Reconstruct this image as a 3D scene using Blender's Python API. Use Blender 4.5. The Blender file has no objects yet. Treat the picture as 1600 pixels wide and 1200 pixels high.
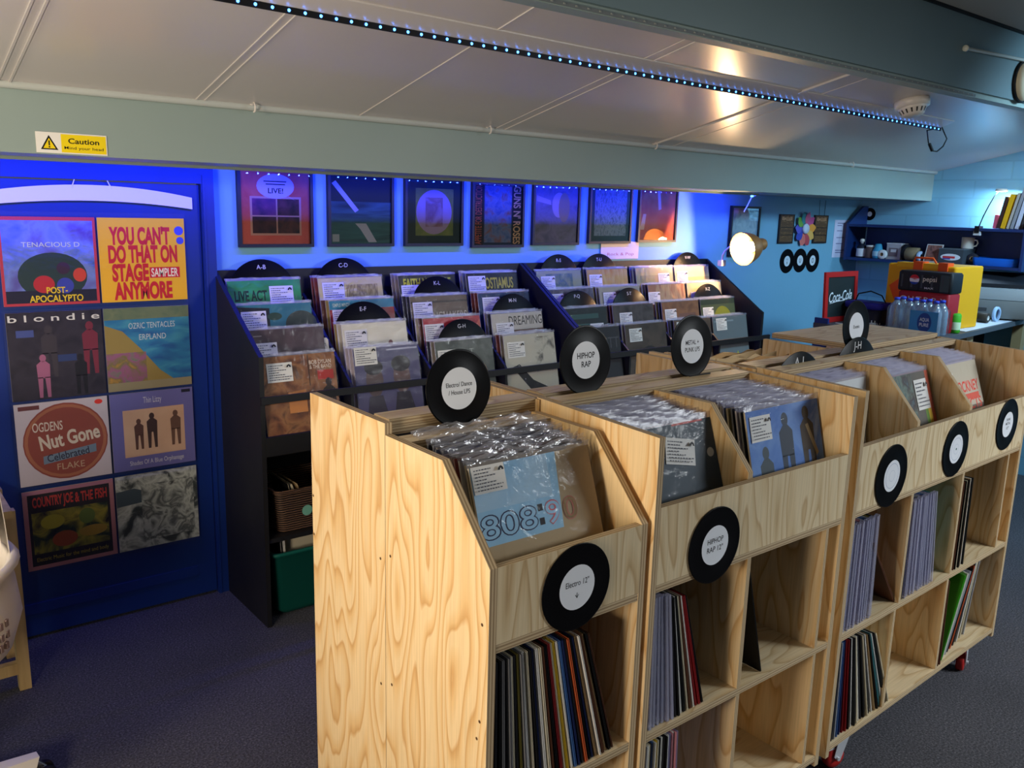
import bpy, math, random
from mathutils import Vector, Matrix, Euler
random.seed(7)
PI = math.pi
SC = bpy.context.scene
COL = SC.collection

# ------------------------------------------------------------------ materials
def lin(c):
    def f(v):
        v = v / 255.0
        return v / 12.92 if v <= 0.04045 else ((v + 0.055) / 1.055) ** 2.4
    return (f(c[0]), f(c[1]), f(c[2]), 1.0)

MATS = {}
def principled(name, color, rough=0.6, metal=0.0, emit=None, estr=0.0, spec=None):
    if name in MATS: return MATS[name]
    m = bpy.data.materials.new(name); m.use_nodes = True
    b = m.node_tree.nodes['Principled BSDF']
    b.inputs['Base Color'].default_value = color
    b.inputs['Roughness'].default_value = rough
    b.inputs['Metallic'].default_value = metal
    if spec is None and name.startswith('ink_'): spec = 0.25
    if spec is not None: b.inputs['Specular IOR Level'].default_value = spec
    if emit:
        b.inputs['Emission Color'].default_value = emit
        b.inputs['Emission Strength'].default_value = estr
    MATS[name] = m
    return m

def flat(c, rough=0.55):
    """paint / printed ink of one sRGB colour"""
    if isinstance(c, str): return MATS[c]
    return principled('ink_%d_%d_%d_%d' % (c[0], c[1], c[2], int(rough * 100)), lin(c), rough)

class NT:
    def __init__(s, name):
        s.m = bpy.data.materials.new(name); s.m.use_nodes = True
        s.t = s.m.node_tree; s.n = s.t.nodes; s.b = s.n['Principled BSDF']; s.out = s.n['Material Output']
        MATS[name] = s.m
    def add(s, typ, **kw):
        nd = s.n.new(typ)
        for k, v in kw.items():
            if k.startswith('i_'): nd.inputs[k[2:].replace('_', ' ')].default_value = v
            else: setattr(nd, k, v)
        return nd
    def link(s, a, b): s.t.links.new(a, b)
    def ramp(s, fac, stops, interp='LINEAR'):
        r = s.n.new('ShaderNodeValToRGB'); r.color_ramp.interpolation = interp
        e = r.color_ramp.elements
        while len(e) < len(stops): e.new(0.5)
        for i, (p, c) in enumerate(stops):
            e[i].position = p; e[i].color = c
        s.link(fac, r.inputs['Fac']); return r

def bump(t, height, strength=0.2, dist=0.01):
    b = t.add('ShaderNodeBump'); b.inputs['Strength'].default_value = strength; b.inputs['Distance'].default_value = dist
    t.link(height, b.inputs['Height']); t.link(b.outputs['Normal'], t.b.inputs['Normal'])

def make_ply(name, light, mid, dark, rough=0.5):
    t = NT(name)
    uv = t.add('ShaderNodeUVMap'); uv.uv_map = 'UVMap'
    mp = t.add('ShaderNodeMapping'); mp.inputs['Scale'].default_value = (0.9, 4.2, 1)
    t.link(uv.outputs['UV'], mp.inputs['Vector'])
    n1 = t.add('ShaderNodeTexNoise'); n1.inputs['Scale'].default_value = 1.7; n1.inputs['Detail'].default_value = 1.5; n1.inputs['Roughness'].default_value = 0.45
    t.link(mp.outputs['Vector'], n1.inputs['Vector'])
    # contour lines of a smooth field: the flame figure of rotary-cut pine
    mul = t.add('ShaderNodeMath', operation='MULTIPLY'); mul.inputs[1].default_value = 13.0
    t.link(n1.outputs['Fac'], mul.inputs[0])
    fr = t.add('ShaderNodeMath', operation='FRACT'); t.link(mul.outputs[0], fr.inputs[0])
    cr = t.ramp(fr.outputs[0], [(0.0, lin(light)), (0.35, lin(light)), (0.72, lin(mid)), (0.90, lin(dark)), (1.0, lin(light))])
    # fine fibre
    mp2 = t.add('ShaderNodeMapping'); mp2.inputs['Scale'].default_value = (6, 190, 1)
    t.link(uv.outputs['UV'], mp2.inputs['Vector'])
    n2 = t.add('ShaderNodeTexNoise'); n2.inputs['Scale'].default_value = 1.0; n2.inputs['Detail'].default_value = 2
    t.link(mp2.outputs['Vector'], n2.inputs['Vector'])
    r2 = t.ramp(n2.outputs['Fac'], [(0.3, (0.82, 0.82, 0.80, 1)), (0.7, (1, 1, 1, 1))])
    mx = t.add('ShaderNodeMix', data_type='RGBA', blend_type='MULTIPLY'); mx.inputs[0].default_value = 0.8
    t.link(cr.outputs['Color'], mx.inputs[6]); t.link(r2.outputs['Color'], mx.inputs[7])
    # occasional knots
    mp3 = t.add('ShaderNodeMapping'); mp3.inputs['Scale'].default_value = (3.2, 5.5, 1)
    t.link(uv.outputs['UV'], mp3.inputs['Vector'])
    vo = t.add('ShaderNodeTexVoronoi'); vo.inputs['Scale'].default_value = 1.0
    t.link(mp3.outputs['Vector'], vo.inputs['Vector'])
    kr = t.ramp(vo.outputs['Distance'], [(0.0, (1, 1, 1, 1)), (0.028, (1, 1, 1, 1)), (0.06, (0, 0, 0, 1))])
    sep = t.add('ShaderNodeSeparateColor'); t.link(vo.outputs['Color'], sep.inputs[0])
    gt = t.add('ShaderNodeMath', operation='GREATER_THAN'); gt.inputs[1].default_value = 0.72; t.link(sep.outputs[0], gt.inputs[0])
    km = t.add('ShaderNodeMath', operation='MULTIPLY'); t.link(kr.outputs['Color'], km.inputs[0]); t.link(gt.outputs[0], km.inputs[1])
    mk = t.add('ShaderNodeMix', data_type='RGBA'); t.link(km.outputs[0], mk.inputs[0]); t.link(mx.outputs[2], mk.inputs[6])
    mk.inputs[7].default_value = lin((92, 58, 30))
    t.link(mk.outputs[2], t.b.inputs['Base Color'])
    t.b.inputs['Roughness'].default_value = rough
    bump(t, n2.outputs['Fac'], 0.08, 0.002)
    return t.m

make_ply('pine_plywood', (238, 208, 160), (230, 192, 136), (212, 166, 108))
make_ply('cool_lit_plywood', (226, 206, 168), (216, 192, 150), (196, 166, 122))  # same pine ply, greyed: the cool dim light is put into its colour

def make_edge():
    t = NT('plywood_edge')
    uv = t.add('ShaderNodeUVMap'); uv.uv_map = 'UVMap'
    sp = t.add('ShaderNodeSeparateXYZ'); t.link(uv.outputs['UV'], sp.inputs[0])
    m = t.add('ShaderNodeMath', operation='MULTIPLY'); m.inputs[1].default_value = 5.0
    t.link(sp.outputs['Y'], m.inputs[0])
    fr = t.add('ShaderNodeMath', operation='PINGPONG'); fr.inputs[1].default_value = 1.0; t.link(m.outputs[0], fr.inputs[0])
    n = t.add('ShaderNodeTexNoise'); n.inputs['Scale'].default_value = 35; t.link(uv.outputs['UV'], n.inputs['Vector'])
    r = t.ramp(fr.outputs[0], [(0.0, lin((206, 184, 146))), (0.5, lin((200, 176, 138))), (0.62, lin((150, 124, 92))), (1.0, lin((164, 138, 102)))])
    r2 = t.ramp(n.outputs['Fac'], [(0.3, (0.8, 0.8, 0.8, 1)), (0.65, (1, 1, 1, 1))])
    mx = t.add('ShaderNodeMix', data_type='RGBA', blend_type='MULTIPLY'); mx.inputs[0].default_value = 1
    t.link(r.outputs['Color'], mx.inputs[6]); t.link(r2.outputs['Color'], mx.inputs[7])
    t.link(mx.outputs[2], t.b.inputs['Base Color']); t.b.inputs['Roughness'].default_value = 0.75
make_edge()

def make_noisepaint(name, c1, c2, rough, scale=3.0, bs=0.0, bscale=60):
    t = NT(name)
    tc = t.add('ShaderNodeTexCoord')
    n = t.add('ShaderNodeTexNoise'); n.inputs['Scale'].default_value = scale; n.inputs['Detail'].default_value = 4
    t.link(tc.outputs['Object'], n.inputs['Vector'])
    r = t.ramp(n.outputs['Fac'], [(0.3, lin(c1)), (0.7, lin(c2))])
    t.link(r.outputs['Color'], t.b.inputs['Base Color']); t.b.inputs['Roughness'].default_value = rough
    if bs:
        n2 = t.add('ShaderNodeTexNoise'); n2.inputs['Scale'].default_value = bscale; n2.inputs['Detail'].default_value = 3
        t.link(tc.outputs['Object'], n2.inputs['Vector']); bump(t, n2.outputs['Fac'], bs, 0.004)
    return t.m
make_noisepaint('teal_wall_paint', (114, 170, 198), (120, 176, 204), 0.6, 2.0, 0.15, 45)
make_noisepaint('beam_paint', (144, 161, 155), (150, 167, 160), 0.5, 2.0, 0.06, 30)
make_noisepaint('high_beam_paint', (106, 130, 136), (113, 137, 143), 0.5, 2.0, 0.06, 30)
make_noisepaint('ceiling_sheet', (206, 200, 196), (212, 206, 202), 0.25, 1.2, 0.03, 9)
make_noisepaint('upper_ceiling', (150, 152, 148), (160, 160, 156), 0.6, 1.2)
make_noisepaint('blue_door_paint', (6, 40, 108), (8, 46, 120), 0.45, 2.5)
make_noisepaint('black_paint', (17, 17, 20), (23, 23, 26), 0.5, 6)
make_noisepaint('navy_shelf_paint', (14, 42, 96), (18, 50, 108), 0.5, 3)
make_noisepaint('trim_paint', (186, 192, 186), (194, 200, 194), 0.45, 3)

def make_block():
    t = NT('painted_block_wall')
    tc = t.add('ShaderNodeTexCoord')
    mp = t.add('ShaderNodeMapping'); mp.inputs['Rotation'].default_value = (PI / 2, 0, PI / 2)
    sp = t.add('ShaderNodeSeparateXYZ'); cb = t.add('ShaderNodeCombineXYZ')
    t.link(tc.outputs['Object'], sp.inputs[0]); t.link(sp.outputs['Y'], cb.inputs['X']); t.link(sp.outputs['Z'], cb.inputs['Y'])
    br = t.add('ShaderNodeTexBrick'); br.inputs['Scale'].default_value = 1.0
    br.inputs['Brick Width'].default_value = 0.45; br.inputs['Row Height'].default_value = 0.12; br.inputs['Mortar Size'].default_value = 0.006
    br.inputs['Color1'].default_value = lin((114, 170, 198)); br.inputs['Color2'].default_value = lin((120, 176, 204)); br.inputs['Mortar'].default_value = lin((110, 164, 192))
    t.link(cb.outputs[0], br.inputs['Vector']); t.link(br.outputs['Color'], t.b.inputs['Base Color'])
    t.b.inputs['Roughness'].default_value = 0.55
    iv = t.add('ShaderNodeMath', operation='SUBTRACT'); iv.inputs[0].default_value = 1.0; t.link(br.outputs['Fac'], iv.inputs[1])
    bump(t, iv.outputs[0], 0.25, 0.004)
make_block()

def make_carpet():
    t = NT('grey_carpet')
    tc = t.add('ShaderNodeTexCoord')
    n = t.add('ShaderNodeTexNoise'); n.inputs['Scale'].default_value = 150; n.inputs['Detail'].default_value = 3; n.inputs['Roughness'].default_value = 0.7
    t.link(tc.outputs['Object'], n.inputs['Vector'])
    n3 = t.add('ShaderNodeTexNoise'); n3.inputs['Scale'].default_value = 3; n3.inputs['Detail'].default_value = 3
    t.link(tc.outputs['Object'], n3.inputs['Vector'])
    r = t.ramp(n.outputs['Fac'], [(0.34, lin((42, 42, 48))), (0.55, lin((78, 78, 86))), (0.72, lin((120, 120, 126)))])
    r3 = t.ramp(n3.outputs['Fac'], [(0.3, (0.8, 0.8, 0.8, 1)), (0.7, (1, 1, 1, 1))])
    mx = t.add('ShaderNodeMix', data_type='RGBA', blend_type='MULTIPLY'); mx.inputs[0].default_value = 1
    t.link(r.outputs['Color'], mx.inputs[6]); t.link(r3.outputs['Color'], mx.inputs[7])
    t.link(mx.outputs[2], t.b.inputs['Base Color']); t.b.inputs['Roughness'].default_value = 0.95
    bump(t, n.outputs['Fac'], 0.7, 0.006)
make_carpet()

def make_clear(name, tint, gloss_fac, rough, diff=0.0, diffcol=(0.8, 0.8, 0.85, 1), crumple=0.0):
    """thin clear plastic or glass: see-through + fresnel gloss (+ a milky share)"""
    t = NT(name)
    tr = t.add('ShaderNodeBsdfTransparent'); tr.inputs['Color'].default_value = tint
    gl = t.add('ShaderNodeBsdfGlossy'); gl.inputs['Roughness'].default_value = rough; gl.inputs['Color'].default_value = (1, 1, 1, 1)
    lw = t.add('ShaderNodeLayerWeight'); lw.inputs['Blend'].default_value = gloss_fac
    mx = t.add('ShaderNodeMixShader'); t.link(lw.outputs['Fresnel'], mx.inputs[0]); t.link(tr.outputs[0], mx.inputs[1]); t.link(gl.outputs[0], mx.inputs[2])
    last = mx
    if diff:
        df = t.add('ShaderNodeBsdfDiffuse'); df.inputs['Color'].default_value = diffcol
        m2 = t.add('ShaderNodeMixShader'); m2.inputs[0].default_value = diff
        t.link(mx.outputs[0], m2.inputs[1]); t.link(df.outputs[0], m2.inputs[2]); last = m2
    if crumple:
        tc = t.add('ShaderNodeTexCoord'); n = t.add('ShaderNodeTexNoise'); n.inputs['Scale'].default_value = 22; n.inputs['Detail'].default_value = 3; n.inputs['Distortion'].default_value = 1.2
        t.link(tc.outputs['Object'], n.inputs['Vector'])
        b = t.add('ShaderNodeBump'); b.inputs['Strength'].default_value = crumple; b.inputs['Distance'].default_value = 0.01
        t.link(n.outputs['Fac'], b.inputs['Height'])
        t.link(b.outputs['Normal'], gl.inputs['Normal']); t.link(b.outputs['Normal'], lw.inputs['Normal'])
    t.link(last.outputs[0], t.out.inputs['Surface'])
    return t.m
make_clear('clear_film', (0.97, 0.97, 0.98, 1), 0.12, 0.10, 0.015, (0.8, 0.82, 0.88, 1), 0.35)
make_clear('film_top', (0.92, 0.92, 0.96, 1), 0.28, 0.24, 0.28, (0.60, 0.60, 0.76, 1), 0.30)
make_clear('film_crumpled', (0.92, 0.92, 0.95, 1), 0.42, 0.13, 0.22, (0.72, 0.72, 0.78, 1), 0.8)
make_clear('frame_glass', (0.98, 0.98, 0.98, 1), 0.33, 0.02)
make_clear('clear_bottle', (0.86, 0.92, 0.97, 1), 0.40, 0.08, 0.22, (0.6, 0.75, 0.9, 1), 0.5)

def make_photo(name, cols, scale=3.0, seed=0.0, stretch=(1, 1), detail=5, dist=0.6):
    """a printed picture without a subject: a few inks in soft-edged patches"""
    t = NT(name)
    uv = t.add('ShaderNodeUVMap'); uv.uv_map = 'UVMap'
    mp = t.add('ShaderNodeMapping'); mp.inputs['Location'].default_value = (seed * 3.7, seed * 1.9, seed)
    mp.inputs['Scale'].default_value = (stretch[0], stretch[1], 1)
    t.link(uv.outputs['UV'], mp.inputs['Vector'])
    n = t.add('ShaderNodeTexNoise'); n.inputs['Scale'].default_value = scale; n.inputs['Detail'].default_value = detail; n.inputs['Distortion'].default_value = dist
    t.link(mp.outputs['Vector'], n.inputs['Vector'])
    k = len(cols)
    r = t.ramp(n.outputs['Fac'], [(0.28 + 0.44 * i / max(1, k - 1), lin(c)) for i, c in enumerate(cols)])
    t.link(r.outputs['Color'], t.b.inputs['Base Color']); t.b.inputs['Roughness'].default_value = 0.5; t.b.inputs['Specular IOR Level'].default_value = 0.2
    return t.m

def make_vinyl():
    t = NT('black_vinyl')
    tc = t.add('ShaderNodeTexCoord')
    sp = t.add('ShaderNodeSeparateXYZ'); t.link(tc.outputs['Object'], sp.inputs[0])
    cb = t.add('ShaderNodeCombineXYZ'); t.link(sp.outputs['X'], cb.inputs['X']); t.link(sp.outputs['Z'], cb.inputs['Z'])
    ln = t.add('ShaderNodeVectorMath', operation='LENGTH'); t.link(cb.outputs[0], ln.inputs[0])
    m = t.add('ShaderNodeMath', operation='MULTIPLY'); m.inputs[1].default_value = 2200; t.link(ln.outputs['Value'], m.inputs[0])
    s = t.add('ShaderNodeMath', operation='SINE'); t.link(m.outputs[0], s.inputs[0])
    t.b.inputs['Base Color'].default_value = lin((12, 12, 14)); t.b.inputs['Roughness'].default_value = 0.30; t.b.inputs['Specular IOR Level'].default_value = 0.10
    bump(t, s.outputs[0], 0.12, 0.0006)
make_vinyl()

def make_wicker():
    t = NT('brown_wicker')
    tc = t.add('ShaderNodeTexCoord')
    w = t.add('ShaderNodeTexWave', bands_direction='Z'); w.inputs['Scale'].default_value = 32; w.inputs['Distortion'].default_value = 2
    t.link(tc.outputs['Object'], w.inputs['Vector'])
    r = t.ramp(w.outputs['Fac'], [(0.2, lin((40, 26, 20))), (0.8, lin((120, 86, 62)))])
    t.link(r.outputs['Color'], t.b.inputs['Base Color']); t.b.inputs['Roughness'].default_value = 0.7
    bump(t, w.outputs['Fac'], 0.8, 0.01)
make_wicker()
def make_timber():
    t = NT('bare_timber')
    tc = t.add('ShaderNodeTexCoord')
    mp = t.add('ShaderNodeMapping'); mp.inputs['Scale'].default_value = (14, 14, 1.2); t.link(tc.outputs['Object'], mp.inputs['Vector'])
    n = t.add('ShaderNodeTexNoise'); n.inputs['Scale'].default_value = 2; n.inputs['Detail'].default_value = 4; t.link(mp.outputs['Vector'], n.inputs['Vector'])
    r = t.ramp(n.outputs['Fac'], [(0.3, lin((170, 138, 84))), (0.7, lin((208, 178, 122)))])
    t.link(r.outputs['Color'], t.b.inputs['Base Color']); t.b.inputs['Roughness'].default_value = 0.6
make_timber()
principled('chrome', (0.75, 0.76, 0.78, 1), 0.22, 1.0)
principled('zinc_plate', (0.62, 0.64, 0.68, 1), 0.38, 0.35)
principled('red_rubber', lin((176, 28, 24)), 0.45)
principled('white_plastic', lin((226, 220, 212)), 0.35)
principled('lamp_shade_metal', lin((184, 128, 72)), 0.4, 0.3)
principled('led_blue', (0.02, 0.05, 0.6, 1), 0.4, 0, (0.05, 0.24, 1.0, 1), 10.0)
principled('led_cool', (0.8, 0.9, 1, 1), 0.4, 0, (0.75, 0.9, 1.0, 1), 25.0)
principled('bulb_glow', (1, 0.9, 0.7, 1), 0.4, 0, (1.0, 0.74, 0.42, 1), 60.0)
WHITE = (236, 234, 228); INK = (28, 28, 34); BLACK = (14, 14, 16)

# ------------------------------------------------------------------ geometry
class MB:
    def __init__(s): s.v = []; s.f = []; s.mi = []; s.uv = []; s.sm = []; s.mats = []
    def mat(s, m):
        if isinstance(m, str): m = MATS[m]
        elif isinstance(m, tuple): m = flat(m)
        if m not in s.mats: s.mats.append(m)
        return s.mats.index(m)
    def face(s, pts, m, uv=None, smooth=False):
        k = len(s.v); s.v.extend([Vector(p) for p in pts]); s.f.append(list(range(k, k + len(pts))))
        s.mi.append(s.mat(m)); s.uv.append(uv or [(0, 0)] * len(pts)); s.sm.append(smooth)
    def mesh(s, verts, faces, m, smooth=False, uvf=None):
        k = len(s.v); s.v.extend([Vector(p) for p in verts]); i = s.mat(m)
        for f in faces:
            s.f.append([k + q for q in f]); s.mi.append(i); s.sm.append(smooth)
            s.uv.append([uvf(verts[q]) for q in f] if uvf else [(0, 0)] * len(f))
    def box(s, lo, hi, m, uvscale=None):
        x0, y0, z0 = lo; x1, y1, z1 = hi
        V = [(x0, y0, z0), (x1, y0, z0), (x1, y1, z0), (x0, y1, z0), (x0, y0, z1), (x1, y0, z1), (x1, y1, z1), (x0, y1, z1)]
        for f in [(0, 1, 5, 4), (1, 2, 6, 5), (2, 3, 7, 6), (3, 0, 4, 7), (4, 5, 6, 7), (3, 2, 1, 0)]:
            s.face([V[q] for q in f], m)
    def board(s, lo, hi, grain=None, face='pine_plywood', edge='plywood_edge', only_edges=None):
        """sheet of ply: big faces get figured veneer, narrow faces the laminated edge"""
        d = [hi[i] - lo[i] for i in range(3)]; th = d.index(min(d))
        oth = [i for i in range(3) if i != th]
        if grain is None: grain = oth[0] if d[oth[0]] > d[oth[1]] else oth[1]
        cr = [i for i in oth if i != grain][0]
        o = (random.uniform(0, 9), random.uniform(0, 9))
        V = [(lo[0] if not (k & 1) else hi[0], lo[1] if not (k & 2) else hi[1], lo[2] if not (k & 4) else hi[2]) for k in range(8)]
        for ax, q in ((0, (0, 4, 6, 2)), (0, (1, 3, 7, 5)), (1, (0, 1, 5, 4)), (1, (2, 6, 7, 3)), (2, (0, 2, 3, 1)), (2, (4, 5, 7, 6))):
            P = [V[i] for i in q]
            if ax == th: s.face(P, face, [(p[grain] + o[0], p[cr] + o[1]) for p in P])
            else:
                al = [i for i in range(3) if i not in (ax, th)][0]
                s.face(P, edge, [(p[al] + o[0], (p[th] - lo[th]) / max(1e-6, d[th])) for p in P])
    def panel(s, x0, x1, prof, face='pine_plywood', edge='plywood_edge'):
        """ply panel cut to a profile in the YZ plane (counter-clockwise seen from -X), thickness along X"""
        o = (random.uniform(0, 9), random.uniform(0, 9))
        s.face([(x0, y, z) for y, z in reversed(prof)], face, [(z + o[0], y + o[1]) for y, z in reversed(prof)])
        s.face([(x1, y, z) for y, z in prof], face, [(z + o[0], y + o[1]) for y, z in prof])
        n = len(prof); L = 0
        for i in range(n):
            (ya, za), (yb, zb) = prof[i], prof[(i + 1) % n]; l = math.hypot(yb - ya, zb - za)
            s.face([(x0, ya, za), (x0, yb, zb), (x1, yb, zb), (x1, ya, za)], edge, [(L, 0), (L + l, 0), (L + l, 1), (L, 1)])
            L += l
    def tube(s, path, r, m, n=8, caps=True):
        P = [Vector(p) for p in path]; rings = []
        rr = r if isinstance(r, (list, tuple)) else [r] * len(P)
        up = None
        for i, p in enumerate(P):
            d = (P[min(i + 1, len(P) - 1)] - P[max(i - 1, 0)]).normalized()
            if up is None:
                a = Vector((0, 0, 1)) if abs(d.z) < 0.9 else Vector((1, 0, 0)); up = d.cross(a).normalized()
            up = (up - d * up.dot(d)).normalized(); w = d.cross(up)
            rings.append([p + (up * math.cos(2 * PI * k / n) + w * math.sin(2 * PI * k / n)) * rr[i] for k in range(n)])
        V = [q for r_ in rings for q in r_]; F = []
        for i in range(len(P) - 1):
            for k in range(n): F.append((i * n + k, i * n + (k + 1) % n, (i + 1) * n + (k + 1) % n, (i + 1) * n + k))
        s.mesh(V, F, m, True)
        if caps:
            s.mesh(rings[0], [tuple(reversed(range(n)))], m); s.mesh(rings[-1], [tuple(range(n))], m)
    def lathe(s, prof, m, n=24, M=None, smooth=True, arc=(0, 2 * PI)):
        """prof: [(r, h)] turned about local Z"""
        M = M or Matrix(); full = abs(arc[1] - arc[0] - 2 * PI) < 1e-6; k = n if full else n + 1
        V = [M @ Vector((r * math.cos(arc[0] + (arc[1] - arc[0]) * j / n), r * math.sin(arc[0] + (arc[1] - arc[0]) * j / n), h)) for r, h in prof for j in range(k)]
        F = []
        for i in range(len(prof) - 1):
            for j in range(n):
                j2 = (j + 1) % k
                F.append((i * k + j, i * k + j2, (i + 1) * k + j2, (i + 1) * k + j))
        s.mesh(V, F, m, smooth)
    def disc_y(s, cx, y, cz, r0, r1, m, n=40, rz=None):
        """flat ring or disc facing -Y"""
        rz = rz or 1.0
        for j in range(n):
            a, b = 2 * PI * j / n, 2 * PI * (j + 1) / n
            if r0 <= 0: s.face([(cx, y, cz), (cx + r1 * math.cos(a), y, cz + rz * r1 * math.sin(a)), (cx + r1 * math.cos(b), y, cz + rz * r1 * math.sin(b))], m)
            else: s.face([(cx + r0 * math.cos(a), y, cz + rz * r0 * math.sin(a)), (cx + r1 * math.cos(a), y, cz + rz * r1 * math.sin(a)), (cx + r1 * math.cos(b), y, cz + rz * r1 * math.sin(b)), (cx + r0 * math.cos(b), y, cz + rz * r0 * math.sin(b))], m)
    def text_y(s, txt, cx, y, cz, h, m, w=None, bold=0.0, rot=0.0, shear=0.0):
        """flat lettering facing -Y, h = height of the capitals"""
        V, F, tw, th = text_geo(txt, bold); k = h
        kx = k if w is None else w / tw
        c, sn = math.cos(rot), math.sin(rot)
        P = []
        for a, b in V:
            a2, b2 = a * kx + shear * b * k, b * k
            P.append((cx + a2 * c - b2 * sn, y, cz + a2 * sn + b2 * c))
        s.mesh(P, F, m)
    def xform(s, M):
        s.v = [M @ p for p in s.v]; return s
    def build(s, name, parent=None, M=None):
        me = bpy.data.meshes.new(name)
        V = [M @ p for p in s.v] if M is not None else s.v
        me.from_pydata([tuple(p) for p in V], [], s.f)
        for m in s.mats: me.materials.append(m)
        ul = me.uv_layers.new(name='UVMap'); li = 0
        for k, p in enumerate(me.polygons):
            p.material_index = s.mi[k]; p.use_smooth = s.sm[k]
            for q in range(len(s.uv[k])): ul.data[p.loop_start + q].uv = s.uv[k][q]
        me.update()
        o = bpy.data.objects.new(name, me); COL.objects.link(o)
        if parent is not None: o.parent = parent
        return o

TG = {}
def text_geo(txt, bold=0.0):
    key = (txt, bold)
    if key in TG: return TG[key]
    cu = bpy.data.curves.new('lettering', 'FONT'); cu.body = txt; cu.size = 1.0; cu.offset = bold; cu.resolution_u = 4; cu.fill_mode = 'FRONT'
    ob = bpy.data.objects.new('lettering', cu); COL.objects.link(ob)
    bpy.context.view_layer.update()
    me = bpy.data.meshes.new_from_object(ob)
    V = [(v.co.x, v.co.y) for v in me.vertices]; F = [tuple(p.vertices) for p in me.polygons]
    bpy.data.objects.remove(ob); bpy.data.curves.remove(cu); bpy.data.meshes.remove(me)
    if not V: TG[key] = ([(0, 0)], [], 1, 1); return TG[key]
    x0, x1 = min(v[0] for v in V), max(v[0] for v in V); y0, y1 = min(v[1] for v in V), max(v[1] for v in V)
    cap = 0.70
    V = [((a - (x0 + x1) / 2) / cap, (b - (y0 + y1) / 2) / cap) for a, b in V]
    TG[key] = (V, F, (x1 - x0) / cap, (y1 - y0) / cap)
    return TG[key]

# ------------------------------------------------------------------ things
LABELS = {}
def tag(o, label, cat, group=None, kind=None):
    o['label'] = label; o['category'] = cat
    if group: o['group'] = group
    if kind: o['kind'] = kind
    return o
def thing(name, label, cat, loc=(0, 0, 0), rot=(0, 0, 0), group=None):
    o = bpy.data.objects.new(name, None); COL.objects.link(o)
    o.empty_display_size = 0.05
    o.location = loc; o.rotation_euler = rot
    return tag(o, label, cat, group)
def structure(name, mb, label, cat):
    o = mb.build(name); tag(o, label, cat, None, 'structure'); return o
def world(parent):
    """matrix that takes world coordinates to the parent's own"""
    return (Matrix.Translation(parent.location) @ parent.rotation_euler.to_matrix().to_4x4()).inverted()
def dup(root, loc, rot=None):
    r = root.copy(); COL.objects.link(r); r.location = loc
    if rot is not None: r.rotation_euler = rot
    for ch in root.children:
        c = ch.copy(); COL.objects.link(c); c.parent = r
        for g in ch.children:
            d = g.copy(); COL.objects.link(d); d.parent = c
    return r
ONES = 'first second third fourth fifth sixth seventh eighth ninth tenth eleventh twelfth thirteenth fourteenth fifteenth sixteenth seventeenth eighteenth nineteenth twentieth'.split()
TENS = ['', '', 'twenty', 'thirty', 'forty']
def nth(i):
    if i <= 20: return ONES[i - 1]
    return TENS[i // 10] + ('-' + ONES[i % 10 - 1] if i % 10 else 'tieth')
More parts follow.
